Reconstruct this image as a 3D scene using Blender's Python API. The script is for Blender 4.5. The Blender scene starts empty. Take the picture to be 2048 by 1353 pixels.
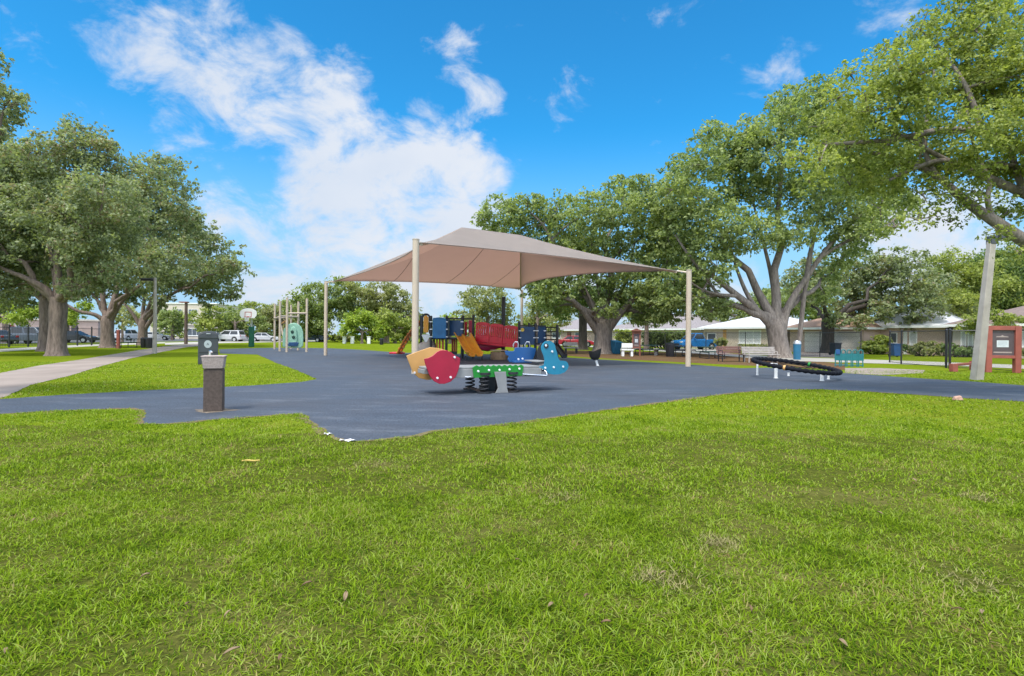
import bpy, bmesh, math, random
import numpy as np
from mathutils import Vector, Matrix
R = math.radians
scene = bpy.context.scene
col = scene.collection
rng = np.random.default_rng(7)
random.seed(7)

# ------------------------------------------------------------------ camera
CAM_H, FPX, CX, CY = 1.35, 1100.0, 1024.0, 676.5
ROLL, PITCH = R(0.56), R(-0.23)
cd = bpy.data.cameras.new('camera'); cam = bpy.data.objects.new('camera', cd); col.objects.link(cam)
cd.sensor_width = 36.0; cd.sensor_fit = 'HORIZONTAL'; cd.lens = 36.0 * FPX / 2048.0
cd.clip_start = 0.05; cd.clip_end = 3000
CM = Matrix.Translation((0, 0, CAM_H)) @ Matrix.Rotation(R(90) + PITCH, 4, 'X') @ Matrix.Rotation(ROLL, 4, 'Z')
cam.matrix_world = CM
scene.camera = cam
# ------------------------------------------------------------------ light
SUN_EL, SUN_AZ = R(62), R(-150)       # azimuth from +Y towards +X: the sun is behind the viewer's left shoulder
sd = Vector((math.sin(SUN_AZ) * math.cos(SUN_EL), math.cos(SUN_AZ) * math.cos(SUN_EL), math.sin(SUN_EL)))
sl = bpy.data.lights.new('sun', 'SUN'); so = bpy.data.objects.new('sun', sl); col.objects.link(so)
sl.energy = 2.0; sl.angle = R(10); sl.color = (1.0, 0.95, 0.86)
so.rotation_euler = sd.to_track_quat('Z', 'Y').to_euler(); so.location = (-30, -60, 90)
vs = scene.view_settings
vs.view_transform = 'Standard'; vs.look = 'None'; vs.gamma = 1.0; vs.use_curve_mapping = False
vs.exposure = 0.92
scene.cycles.max_bounces = 6; scene.cycles.transparent_max_bounces = 12

def pdir(px, py):
    v = Vector(((px - CX) / FPX, -(py - CY) / FPX, -1.0))
    return (CM.to_3x3() @ v)
def G(px, py, z=0.0):
    d = pdir(px, py); t = (z - CAM_H) / d.z
    return Vector((d.x * t, d.y * t, z))
def D(px, py, depth):
    d = pdir(px, py); t = depth / d.y
    return Vector((d.x * t, d.y * t, CAM_H + d.z * t))
def GX(px, depth):
    """ground point on the vertical plane of column px (at the horizon) at the given depth"""
    p = D(px, 672 + (px - 1024) * .0098, depth); return Vector((p.x, p.y, 0))

# ------------------------------------------------------------------ world
w = bpy.data.worlds.new('World'); scene.world = w; w.use_nodes = True
nt = w.node_tree; nt.nodes.clear()
def N(tree, typ, **kw):
    n = tree.nodes.new(typ)
    for k, v in kw.items():
        if k.startswith('i_'):
            n.inputs[k[2:].replace('_', ' ')].default_value = v
        else: setattr(n, k, v)
    return n
out = N(nt, 'ShaderNodeOutputWorld'); bg = N(nt, 'ShaderNodeBackground')
SKY_STR = 0.1
bg.inputs['Strength'].default_value = SKY_STR
sky = N(nt, 'ShaderNodeTexSky'); sky.sky_type = 'NISHITA'; sky.sun_disc = False
sky.sun_elevation = SUN_EL; sky.sun_rotation = SUN_AZ; sky.air_density = 1.0; sky.dust_density = 0.3; sky.ozone_density = 2.5
tint = N(nt, 'ShaderNodeMix', data_type='RGBA', blend_type='MULTIPLY'); tint.inputs['Factor'].default_value = 1.0
nt.links.new(sky.outputs[0], tint.inputs['A']); tint.inputs['B'].default_value = (0.165, 0.895, 1.20, 1)
tc = N(nt, 'ShaderNodeTexCoord')
nrm = N(nt, 'ShaderNodeVectorMath', operation='NORMALIZE'); nt.links.new(tc.outputs['Generated'], nrm.inputs[0])
BL = [(285, 122, 65, .44), (370, 125, 80, .62), (470, 145, 90, .78), (570, 170, 90, .66), (650, 200, 85, .62), (420, 200, 95, .62), (510, 250, 85, .66), (330, 265, 40, .52), (705, 165, 55, .52),
      (560, 320, 80, .55), (650, 315, 70, .60), (660, 400, 120, .80), (760, 400, 140, .95), (860, 350, 100, .85), (930, 385, 75, .90), (850, 270, 65, .72), (910, 290, 50, .6), (500, 330, 60, .45),
      (720, 490, 130, .86), (860, 470, 125, .93), (600, 470, 90, .66), (460, 430, 60, .55), (560, 540, 100, .64), (700, 590, 110, .72), (860, 590, 110, .70), (520, 590, 60, .6), (430, 470, 50, .5),
      (968, 190, 36, .42), (950, 235, 30, .33), (918, 130, 46, .40), (1545, 205, 50, .50), (1560, 155, 35, .42), (1500, 180, 40, .36), (1775, 15, 60, .44), (1890, 480, 100, .74), (1790, 500, 80, .7), (880, 75, 35, .34), (180, 5, 60, .36),
      (1450, 640, 120, .7), (1150, 650, 100, .7), (1990, 560, 100, .7), (1060, 600, 60, .55)]
acc = None
for (px, py, r, wt) in BL:
    c = pdir(px, py).normalized(); a = r / FPX * (c.y ** 1.2 + .15)
    dt = N(nt, 'ShaderNodeVectorMath', operation='DOT_PRODUCT'); dt.inputs[1].default_value = c
    nt.links.new(nrm.outputs[0], dt.inputs[0])
    mr = N(nt, 'ShaderNodeMapRange', interpolation_type='SMOOTHERSTEP')
    mr.inputs['From Min'].default_value = math.cos(a * 1.45); mr.inputs['From Max'].default_value = math.cos(a * 0.1)
    mr.inputs['To Max'].default_value = wt
    nt.links.new(dt.outputs['Value'], mr.inputs['Value'])
    if acc is None: acc = mr.outputs[0]
    else:
        m = N(nt, 'ShaderNodeMath', operation='SMOOTH_MAX'); m.inputs[2].default_value = .05
        nt.links.new(acc, m.inputs[0]); nt.links.new(mr.outputs[0], m.inputs[1]); acc = m.outputs[0]
# behind the viewer and overhead: unseen clouds, added and brightened for fill light
sep = N(nt, 'ShaderNodeSeparateXYZ'); nt.links.new(nrm.outputs[0], sep.inputs[0])
bk = N(nt, 'ShaderNodeMapRange'); bk.inputs['From Min'].default_value = .25; bk.inputs['From Max'].default_value = -.15; bk.inputs['To Max'].default_value = .72
nt.links.new(sep.outputs['Y'], bk.inputs['Value'])
ovh = N(nt, 'ShaderNodeMapRange'); ovh.inputs['From Min'].default_value = .56; ovh.inputs['From Max'].default_value = .80; ovh.inputs['To Max'].default_value = .85
nt.links.new(sep.outputs['Z'], ovh.inputs['Value'])
mo = N(nt, 'ShaderNodeMath', operation='MAXIMUM'); nt.links.new(ovh.outputs[0], mo.inputs[0]); nt.links.new(bk.outputs[0], mo.inputs[1])
m = N(nt, 'ShaderNodeMath', operation='MAXIMUM'); nt.links.new(acc, m.inputs[0]); nt.links.new(mo.outputs[0], m.inputs[1]); acc = m.outputs[0]
glow = N(nt, 'ShaderNodeMapRange'); glow.inputs['To Min'].default_value = 1.0; glow.inputs['To Max'].default_value = 3.3; glow.inputs['From Max'].default_value = .85
nt.links.new(mo.outputs[0], glow.inputs['Value'])
mp = N(nt, 'ShaderNodeMapping'); mp.inputs['Scale'].default_value = (1.0, 1.0, 1.5); mp.inputs['Rotation'].default_value = (0, R(18), 0); nt.links.new(nrm.outputs[0], mp.inputs[0])
n1 = N(nt, 'ShaderNodeTexNoise', noise_dimensions='3D'); n1.inputs['Scale'].default_value = 9.0; n1.inputs['Detail'].default_value = 10; n1.inputs['Roughness'].default_value = .63; n1.inputs['Distortion'].default_value = .35
nt.links.new(mp.outputs[0], n1.inputs['Vector'])
nm = N(nt, 'ShaderNodeMapRange'); nm.inputs['From Min'].default_value = .28; nm.inputs['From Max'].default_value = .72; nm.inputs['To Min'].default_value = -.58; nm.inputs['To Max'].default_value = .58; nm.clamp = False
nt.links.new(n1.outputs['Fac'], nm.inputs['Value'])
ad = N(nt, 'ShaderNodeMath', operation='ADD'); nt.links.new(acc, ad.inputs[0]); nt.links.new(nm.outputs[0], ad.inputs[1])
cv = N(nt, 'ShaderNodeMapRange', interpolation_type='SMOOTHSTEP'); cv.inputs['From Min'].default_value = .23; cv.inputs['From Max'].default_value = 1.0; cv.inputs['To Max'].default_value = .96
nt.links.new(ad.outputs[0], cv.inputs['Value'])
# low haze near the horizon
hz = N(nt, 'ShaderNodeMapRange', interpolation_type='SMOOTHSTEP'); hz.inputs['From Min'].default_value = .36; hz.inputs['From Max'].default_value = 0.02; hz.inputs['To Max'].default_value = .88
nt.links.new(sep.outputs['Z'], hz.inputs['Value'])
mixh = N(nt, 'ShaderNodeMix', data_type='RGBA'); nt.links.new(hz.outputs[0], mixh.inputs['Factor']); nt.links.new(tint.outputs['Result'], mixh.inputs['A']); mixh.inputs['B'].default_value = (2.5, 3.5, 4.7, 1)
n2 = N(nt, 'ShaderNodeTexNoise'); n2.inputs['Scale'].default_value = 5; n2.inputs['Detail'].default_value = 5; nt.links.new(mp.outputs[0], n2.inputs['Vector'])
cc = N(nt, 'ShaderNodeMix', data_type='RGBA'); nt.links.new(n2.outputs['Fac'], cc.inputs['Factor']); cc.inputs['A'].default_value = (3.2, 3.75, 4.6, 1); cc.inputs['B'].default_value = (4.9, 4.95, 5.1, 1)
mixc = N(nt, 'ShaderNodeMix', data_type='RGBA'); nt.links.new(cv.outputs[0], mixc.inputs['Factor']); nt.links.new(mixh.outputs['Result'], mixc.inputs['A']); gl = N(nt, 'ShaderNodeVectorMath', operation='SCALE'); nt.links.new(cc.outputs['Result'], gl.inputs[0]); nt.links.new(glow.outputs[0], gl.inputs['Scale'])
nt.links.new(gl.outputs[0], mixc.inputs['B'])
nt.links.new(mixc.outputs['Result'], bg.inputs['Color']); nt.links.new(bg.outputs[0], out.inputs[0])

# ------------------------------------------------------------------ materials
def new_mat(name):
    m = bpy.data.materials.new(name); m.use_nodes = True
    t = m.node_tree; b = t.nodes['Principled BSDF']; return m, t, b
def mat(name, c, rough=.6, var=.25, scale=6.0, bump=0.0, bscale=60.0, metal=0.0, c2=None, spec=None, coord='Object', detail=5):
    m, t, b = new_mat(name)
    tcn = N(t, 'ShaderNodeTexCoord')
    nz = N(t, 'ShaderNodeTexNoise'); nz.inputs['Scale'].default_value = scale; nz.inputs['Detail'].default_value = detail
    t.links.new(tcn.outputs[coord], nz.inputs['Vector'])
    mx = N(t, 'ShaderNodeMix', data_type='RGBA')
    mrr = N(t, 'ShaderNodeMapRange'); mrr.inputs['From Min'].default_value = .3; mrr.inputs['From Max'].default_value = .7
    t.links.new(nz.outputs['Fac'], mrr.inputs['Value']); t.links.new(mrr.outputs[0], mx.inputs['Factor'])
    a = c2 if c2 else tuple(x * (1 - var) for x in c)
    mx.inputs['A'].default_value = (*a, 1); mx.inputs['B'].default_value = (*[min(1, x * (1 + (0 if c2 else var * .5))) for x in c], 1)
    t.links.new(mx.outputs['Result'], b.inputs['Base Color'])
    b.inputs['Roughness'].default_value = rough; b.inputs['Metallic'].default_value = metal
    if spec is not None: b.inputs['Specular IOR Level'].default_value = spec
    if bump:
        nb = N(t, 'ShaderNodeTexNoise'); nb.inputs['Scale'].default_value = bscale; nb.inputs['Detail'].default_value = 4
        t.links.new(tcn.outputs[coord], nb.inputs['Vector'])
        bp = N(t, 'ShaderNodeBump'); bp.inputs['Strength'].default_value = bump; bp.inputs['Distance'].default_value = .02
        t.links.new(nb.outputs['Fac'], bp.inputs['Height']); t.links.new(bp.outputs[0], b.inputs['Normal'])
    return m
def leaf_mat(name, c_dark, c_light, trans=.35, dry=None):
    m, t, b = new_mat(name)
    geo = N(t, 'ShaderNodeNewGeometry'); rmp = N(t, 'ShaderNodeValToRGB')
    e = rmp.color_ramp.elements
    e[0].color = (*c_dark, 1); e[1].color = (*c_light, 1)
    if dry:
        e[1].position = .9; x = e.new(.97); x.color = (*dry, 1)
    nz = N(t, 'ShaderNodeTexNoise'); nz.inputs['Scale'].default_value = .55; nz.inputs['Detail'].default_value = 3
    t.links.new(geo.outputs['Position'], nz.inputs['Vector'])
    mm = N(t, 'ShaderNodeMapRange'); mm.inputs['From Min'].default_value = .3; mm.inputs['From Max'].default_value = .7; mm.inputs['To Min'].default_value = -.3; mm.inputs['To Max'].default_value = .3
    t.links.new(nz.outputs['Fac'], mm.inputs['Value'])
    a = N(t, 'ShaderNodeMath', operation='ADD', use_clamp=True); t.links.new(geo.outputs['Random Per Island'], a.inputs[0]); t.links.new(mm.outputs[0], a.inputs[1])
    t.links.new(a.outputs[0], rmp.inputs['Fac']); t.links.new(rmp.outputs[0], b.inputs['Base Color'])
    b.inputs['Roughness'].default_value = .55; b.inputs['Specular IOR Level'].default_value = .3
    tr = N(t, 'ShaderNodeBsdfTranslucent'); ms = N(t, 'ShaderNodeMixShader'); ms.inputs[0].default_value = trans
    hs = N(t, 'ShaderNodeMix', data_type='RGBA', blend_type='MULTIPLY'); hs.inputs['Factor'].default_value = 1; hs.inputs['B'].default_value = (1.25, 1.3, .6, 1)
    t.links.new(rmp.outputs[0], hs.inputs['A']); t.links.new(hs.outputs['Result'], tr.inputs['Color'])
    t.links.new(b.outputs[0], ms.inputs[1]); t.links.new(tr.outputs[0], ms.inputs[2])
    t.links.new(ms.outputs[0], t.nodes['Material Output'].inputs['Surface'])
    return m
def bark_mat(name, c, c2):
    m, t, b = new_mat(name)
    geo = N(t, 'ShaderNodeNewGeometry'); mpn = N(t, 'ShaderNodeMapping'); mpn.inputs['Scale'].default_value = (1, 1, .22)
    t.links.new(geo.outputs['Position'], mpn.inputs[0])
    nz = N(t, 'ShaderNodeTexNoise'); nz.inputs['Scale'].default_value = 9; nz.inputs['Detail'].default_value = 7; nz.inputs['Roughness'].default_value = .65
    t.links.new(mpn.outputs[0], nz.inputs['Vector'])
    rmp = N(t, 'ShaderNodeValToRGB'); rmp.color_ramp.elements[0].position = .35; rmp.color_ramp.elements[1].position = .66
    rmp.color_ramp.elements[0].color = (*c2, 1); rmp.color_ramp.elements[1].color = (*c, 1)
    t.links.new(nz.outputs['Fac'], rmp.inputs['Fac']); t.links.new(rmp.outputs[0], b.inputs['Base Color'])
    b.inputs['Roughness'].default_value = .9
    bp = N(t, 'ShaderNodeBump'); bp.inputs['Strength'].default_value = .8; bp.inputs['Distance'].default_value = .06
    t.links.new(nz.outputs['Fac'], bp.inputs['Height']); t.links.new(bp.outputs[0], b.inputs['Normal'])
    return m

M = {}
M['beige'] = mat('beige_paint', (.52, .42, .315), .45, .08, 2)
M['fabric'] = mat('shade_fabric', (.30, .275, .25), .9, .08, 1.2, .15, 300)
def _tr(m, f, c):
    t = m.node_tree; b = t.nodes['Principled BSDF']; tr = N(t, 'ShaderNodeBsdfTranslucent'); tr.inputs['Color'].default_value = (*c, 1)
    ms = N(t, 'ShaderNodeMixShader'); ms.inputs[0].default_value = f
    t.links.new(b.outputs[0], ms.inputs[1]); t.links.new(tr.outputs[0], ms.inputs[2]); t.links.new(ms.outputs[0], t.nodes['Material Output'].inputs['Surface'])
_tr(M['fabric'], .45, (.90, .68, .58))
M['grey_deck'] = mat('grey_plastic', (.25, .25, .245), .5, .12, 5)
M['red'] = mat('red_plastic', (.36, .004, .033), .4, .12, 3)
M['red2'] = mat('red_panel', (.56, .012, .03), .45, .15, 3)
M['pink'] = mat('crimson_plastic', (.50, .03, .09), .4, .12, 3)
M['teal'] = mat('teal_plastic', (.01, .20, .32), .4, .1, 3)
M['blue'] = mat('blue_plastic', (.014, .085, .25), .4, .12, 3)
M['navy'] = mat('navy_plastic', (.010, .055, .15), .45, .2, 3)
M['pblue'] = mat('panel_blue', (.015, .15, .36), .45, .18, 3)
M['orange'] = mat('orange_plastic', (.72, .32, .02), .4, .1, 3)
M['orange2'] = mat('orange_climber', (.58, .17, .02), .45, .2, 4)
M['tanorange'] = mat('tan_orange', (.60, .32, .10), .45, .1, 3)
M['green'] = mat('green_plastic', (.006, .22, .02), .4, .12, 4)
M['mint'] = mat('mint_plastic', (.25, .45, .335), .45, .1, 3)
M['black'] = mat('black_paint', (.018, .018, .022), .45, .3, 4)
M['rope'] = mat('black_rope', (.008, .009, .014), .75, .3, 8, .4, 80, spec=.2)
M['dgreen'] = mat('dark_green', (.015, .05, .035), .5, .3, 4)
M['steel'] = mat('galvanised', (.55, .55, .56), .35, .1, 8, metal=.7)
M['chrome'] = mat('chrome', (.75, .75, .77), .15, .05, 8, metal=1.0)
M['white'] = mat('white_paint', (.78, .78, .76), .5, .06, 3)
M['bolt'] = mat('bolt_cap', (.75, .75, .77), .4, .05, 3)
M['fountain'] = mat('brown_aggregate', (.115, .083, .066), .85, .35, 30, .5, 120, c2=(.07, .05, .04))
M['fountain_top'] = mat('tan_aggregate', (.40, .32, .29), .8, .25, 40, .4, 120)
M['bin_grey'] = mat('charcoal_metal', (.055, .06, .07), .45, .15, 3)
M['emblem'] = mat('emblem_grey', (.42, .46, .48), .5, .1, 10)
M['concrete'] = mat('concrete', (.42, .40, .37), .85, .22, 2.5, .3, 40)
M['pole'] = mat('concrete_pole', (.40, .36, .31), .85, .18, 3, .3, 60)
M['brown'] = mat('brown_wood', (.24, .09, .06), .7, .25, 4)
M['kiosk'] = mat('red_brown_wood', (.32, .085, .06), .65, .2, 4)
M['board'] = mat('sign_board', (.10, .075, .08), .5, .2, 3)
M['paper'] = mat('paper', (.62, .66, .68), .7, .12, 14)
M['ink'] = mat('grey_ink', (.32, .36, .40), .7, .1, 9)
M['bluebin'] = mat('blue_bin', (.02, .14, .25), .45, .15, 3)
M['navybin'] = mat('navy_bin', (.012, .02, .04), .45, .2, 3)
M['rubber_k'] = mat('tyre_rubber', (.015, .015, .016), .8, .2, 8)
M['glass_d'] = mat('dark_glass', (.03, .035, .04), .08, .2, 2)
M['tail'] = mat('red_lens', (.35, .01, .01), .2, .05, 3)
M['lens'] = mat('clear_lens', (.7, .7, .68), .15, .05, 3)
def paint(name, c): return mat(name, c, .25, .05, 2)
M['oldpine'] = bark_mat('post_wood', (.16, .11, .08), (.07, .05, .04))

# ------------------------------------------------------------------ mesh helpers
class MB:
    def __init__(s): s.v = []; s.f = []
    def add(s, v, f):
        o = len(s.v); s.v += [tuple(x) for x in v]; s.f += [tuple(i + o for i in q) for q in f]; return s
    def box(s, c, d, rot=None, taper=1.0):
        hx, hy, hz = d[0] / 2, d[1] / 2, d[2] / 2; vv = []
        for z in (-1, 1):
            k = taper if z > 0 else 1
            for x, y in ((-1, -1), (1, -1), (1, 1), (-1, 1)):
                p = Vector((x * hx * k, y * hy * k, z * hz))
                if rot is not None: p = rot @ p
                vv.append(p + Vector(c))
        return s.add(vv, [(3, 2, 1, 0), (4, 5, 6, 7), (0, 1, 5, 4), (1, 2, 6, 5), (2, 3, 7, 6), (3, 0, 4, 7)])
    def tube(s, pts, rad, n=10, cap=True, closed=False, flat=None):
        pts = [Vector(p) for p in pts]; k = len(pts)
        if not hasattr(rad, '__len__'): rad = [rad] * k
        t0 = (pts[1] - pts[0]).normalized()
        u = t0.orthogonal().normalized(); vv = []; ff = []
        for i, p in enumerate(pts):
            if closed: t = (pts[(i + 1) % k] - pts[i - 1])
            else: t = pts[min(i + 1, k - 1)] - pts[max(i - 1, 0)]
            t = t.normalized(); u = (u - t * u.dot(t))
            u = u.normalized() if u.length > 1e-6 else t.orthogonal().normalized()
            b = t.cross(u)
            for j in range(n):
                a = 2 * math.pi * j / n
                vv.append(p + (u * math.cos(a) + b * math.sin(a)) * rad[i])
        m = k if closed else k - 1
        for i in range(m):
            for j in range(n):
                a, b2 = i * n + j, i * n + (j + 1) % n; c, d2 = ((i + 1) % k) * n + (j + 1) % n, ((i + 1) % k) * n + j
                ff.append((a, b2, c, d2))
        if cap and not closed:
            ff.append(tuple(range(n - 1, -1, -1))); ff.append(tuple((k - 1) * n + j for j in range(n)))
        return s.add(vv, ff)
    def cyl(s, c, r, h, n=16, r2=None):
        c = Vector(c); return s.tube([c, c + Vector((0, 0, h))], [r, r if r2 is None else r2], n)
    def lathe(s, c, prof, n=20):
        c = Vector(c); vv = []; ff = []
        for (r, z) in prof:
            for j in range(n):
                a = 2 * math.pi * j / n; vv.append(c + Vector((r * math.cos(a), r * math.sin(a), z)))
        for i in range(len(prof) - 1):
            for j in range(n): ff.append((i * n + j, i * n + (j + 1) % n, (i + 1) * n + (j + 1) % n, (i + 1) * n + j))
        ff.append(tuple(range(n - 1, -1, -1))); ff.append(tuple((len(prof) - 1) * n + j for j in range(n)))
        return s.add(vv, ff)
    def prism(s, poly, org, ax, ay, thick):
        """2D outline (may be concave) laid on org + x*ax + y*ay, extruded by thick along ax x ay"""
        ax, ay, org = Vector(ax).normalized(), Vector(ay).normalized(), Vector(org); nz = ax.cross(ay)
        k = len(poly); vv = [org + ax * x + ay * y - nz * thick / 2 for x, y in poly] + [org + ax * x + ay * y + nz * thick / 2 for x, y in poly]
        ff = [tuple(range(k - 1, -1, -1)), tuple(range(k, 2 * k))] + [(i, (i + 1) % k, k + (i + 1) % k, k + i) for i in range(k)]
        return s.add(vv, ff)
    def build(s, name, m, parent=None, loc=None, bevel=0, smooth=True, ang=35, seg=2):
        me = bpy.data.meshes.new(name); me.from_pydata(s.v, [], s.f)
        me.materials.append(m)
        if any(len(f) > 4 for f in s.f):
            bm = bmesh.new(); bm.from_mesh(me)
            bmesh.ops.recalc_face_normals(bm, faces=bm.faces); bm.to_mesh(me); bm.free()
        if smooth:
            me.polygons.foreach_set('use_smooth', [True] * len(me.polygons)); me.set_sharp_from_angle(angle=R(ang))
        o = bpy.data.objects.new(name, me); col.objects.link(o)
        if parent is not None: o.parent = parent
        if loc is not None: o.location = loc
        if bevel:
            b = o.modifiers.new('bevel', 'BEVEL'); b.width = bevel; b.segments = seg; b.limit_method = 'ANGLE'; b.angle_limit = R(40)
        return o
def big_mesh(name, V, F4, m, parent=None):
    me = bpy.data.meshes.new(name); k = F4.shape[1]
    me.vertices.add(len(V)); me.vertices.foreach_set('co', V.astype(np.float32).ravel())
    me.loops.add(F4.size); me.loops.foreach_set('vertex_index', F4.astype(np.int32).ravel())
    me.polygons.add(len(F4)); me.polygons.foreach_set('loop_start', np.arange(0, F4.size, k, dtype=np.int32))
    me.update(calc_edges=True); me.materials.append(m)
    o = bpy.data.objects.new(name, me); col.objects.link(o)
    if parent is not None: o.parent = parent
    return o
def tag(o, label=None, cat=None, group=None, kind=None):
    if label: o['label'] = label
    if cat: o['category'] = cat
    if group: o['group'] = group
    if kind: o['kind'] = kind
    return o
def thing(name, label, cat, loc=(0, 0, 0), rz=0.0, group=None):
    o = bpy.data.objects.new(name, None); o.empty_display_size = .2; col.objects.link(o)
    o.location = loc; o.rotation_euler = (0, 0, rz); return tag(o, label, cat, group)
def dup(root, loc=None, rz=None, label=None, scale=None):
    def cp(o, par):
        c = o.copy(); col.objects.link(c)
        if par is not None: c.parent = par; 
        for ch in list(o.children): cp(ch, c)
        return c
    r = cp(root, None)
    if loc is not None: r.location = loc
    if rz is not None: r.rotation_euler = (0, 0, rz)
    if label: r['label'] = label
    if scale: r.scale = (scale,) * 3
    return r
# ------------------------------------------------------------------ ground
def ground_material(name, ca, cb, cdry, sc=1.0, bump=.5):
    m, t, b = new_mat(name)
    geo = N(t, 'ShaderNodeNewGeometry')
    n_big = N(t, 'ShaderNodeTexNoise'); n_big.inputs['Scale'].default_value = .45 * sc; n_big.inputs['Detail'].default_value = 6; n_big.inputs['Roughness'].default_value = .6
    n_small = N(t, 'ShaderNodeTexNoise'); n_small.inputs['Scale'].default_value = 9 * sc; n_small.inputs['Detail'].default_value = 8; n_small.inputs['Roughness'].default_value = .75
    for n in (n_big, n_small): t.links.new(geo.outputs['Position'], n.inputs['Vector'])
    mx = N(t, 'ShaderNodeMix', data_type='RGBA'); mx.inputs['A'].default_value = (*ca, 1); mx.inputs['B'].default_value = (*cb, 1)
    r1 = N(t, 'ShaderNodeMapRange'); r1.inputs['From Min'].default_value = .36; r1.inputs['From Max'].default_value = .64
    t.links.new(n_small.outputs['Fac'], r1.inputs['Value']); t.links.new(r1.outputs[0], mx.inputs['Factor'])
    mx2 = N(t, 'ShaderNodeMix', data_type='RGBA'); mx2.inputs['B'].default_value = (*cdry, 1)
    r2 = N(t, 'ShaderNodeMapRange'); r2.inputs['From Min'].default_value = .5; r2.inputs['From Max'].default_value = .8; r2.inputs['To Max'].default_value = .8
    t.links.new(n_big.outputs['Fac'], r2.inputs['Value']); t.links.new(r2.outputs[0], mx2.inputs['Factor']); t.links.new(mx.outputs['Result'], mx2.inputs['A'])
    t.links.new(mx2.outputs['Result'], b.inputs['Base Color']); b.inputs['Roughness'].default_value = 1; b.inputs['Specular IOR Level'].default_value = 0
    if bump:
        bp = N(t, 'ShaderNodeBump'); bp.inputs['Strength'].default_value = bump; bp.inputs['Distance'].default_value = .05
        t.links.new(n_small.outputs['Fac'], bp.inputs['Height']); t.links.new(bp.outputs[0], b.inputs['Normal'])
    return m
M['lawn'] = ground_material('lawn_ground', (.09, .128, .008), (.165, .215, .013), (.20, .20, .03))
M['mulch'] = ground_material('mulch', (.10, .055, .03), (.16, .10, .06), (.16, .14, .05))
M['path'] = mat('path_concrete', (.31, .25, .21), .9, .2, 22, .3, 200, c2=(.205, .16, .13), coord='Generated', detail=9)
def rubber_material():
    m, t, b = new_mat('rubber_surface')
    geo = N(t, 'ShaderNodeNewGeometry')
    a = N(t, 'ShaderNodeTexNoise'); a.inputs['Scale'].default_value = 30; a.inputs['Detail'].default_value = 5; a.inputs['Roughness'].default_value = .8
    c = N(t, 'ShaderNodeTexNoise'); c.inputs['Scale'].default_value = .35; c.inputs['Detail'].default_value = 6; c.inputs['Roughness'].default_value = .6
    for n in (a, c): t.links.new(geo.outputs['Position'], n.inputs['Vector'])
    r = N(t, 'ShaderNodeValToRGB'); r.color_ramp.elements[0].position = .36; r.color_ramp.elements[1].position = .66
    r.color_ramp.elements[0].color = (.013, .019, .03, 1); r.color_ramp.elements[1].color = (.092, .115, .153, 1)
    t.links.new(a.outputs['Fac'], r.inputs['Fac'])
    mx = N(t, 'ShaderNodeMix', data_type='RGBA'); mx.inputs['B'].default_value = (.056, .058, .068, 1)
    rr = N(t, 'ShaderNodeMapRange'); rr.inputs['From Min'].default_value = .42; rr.inputs['From Max'].default_value = .68; rr.inputs['To Max'].default_value = .75
    t.links.new(c.outputs['Fac'], rr.inputs['Value']); t.links.new(rr.outputs[0], mx.inputs['Factor']); t.links.new(r.outputs[0], mx.inputs['A'])
    sc_ = N(t, 'ShaderNodeTexNoise'); sc_.inputs['Scale'].default_value = 1.7; sc_.inputs['Detail'].default_value = 12; sc_.inputs['Roughness'].default_value = .78
    mpr = N(t, 'ShaderNodeMapping'); mpr.inputs['Scale'].default_value = (.35, 1.2, 1); mpr.inputs['Rotation'].default_value = (0, 0, R(20)); t.links.new(geo.outputs['Position'], mpr.inputs[0]); t.links.new(mpr.outputs[0], sc_.inputs['Vector'])
    rs = N(t, 'ShaderNodeMapRange'); rs.inputs['From Min'].default_value = .53; rs.inputs['From Max'].default_value = .68; rs.inputs['To Max'].default_value = .6; t.links.new(sc_.outputs['Fac'], rs.inputs['Value'])
    rd_ = N(t, 'ShaderNodeMapRange'); rd_.inputs['From Min'].default_value = .47; rd_.inputs['From Max'].default_value = .33; rd_.inputs['To Max'].default_value = .6; t.links.new(sc_.outputs['Fac'], rd_.inputs['Value'])
    m2 = N(t, 'ShaderNodeMix', data_type='RGBA'); m2.inputs['B'].default_value = (.155, .165, .185, 1); t.links.new(rs.outputs[0], m2.inputs['Factor']); t.links.new(mx.outputs['Result'], m2.inputs['A'])
    m3 = N(t, 'ShaderNodeMix', data_type='RGBA'); m3.inputs['B'].default_value = (.028, .034, .048, 1); t.links.new(rd_.outputs[0], m3.inputs['Factor']); t.links.new(m2.outputs['Result'], m3.inputs['A'])
    t.links.new(m3.outputs['Result'], b.inputs['Base Color']); b.inputs['Roughness'].default_value = .75; b.inputs['Specular IOR Level'].default_value = .35
    bp = N(t, 'ShaderNodeBump'); bp.inputs['Strength'].default_value = .4; bp.inputs['Distance'].default_value = .01
    t.links.new(a.outputs['Fac'], bp.inputs['Height']); t.links.new(bp.outputs[0], b.inputs['Normal'])
    return m
M['rubber'] = rubber_material()
M['walk'] = mat('sidewalk', (.40, .37, .32), .9, .15, .8, coord='Generated')
M['asphalt'] = mat('asphalt', (.10, .10, .10), .9, .25, 1.0)

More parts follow.
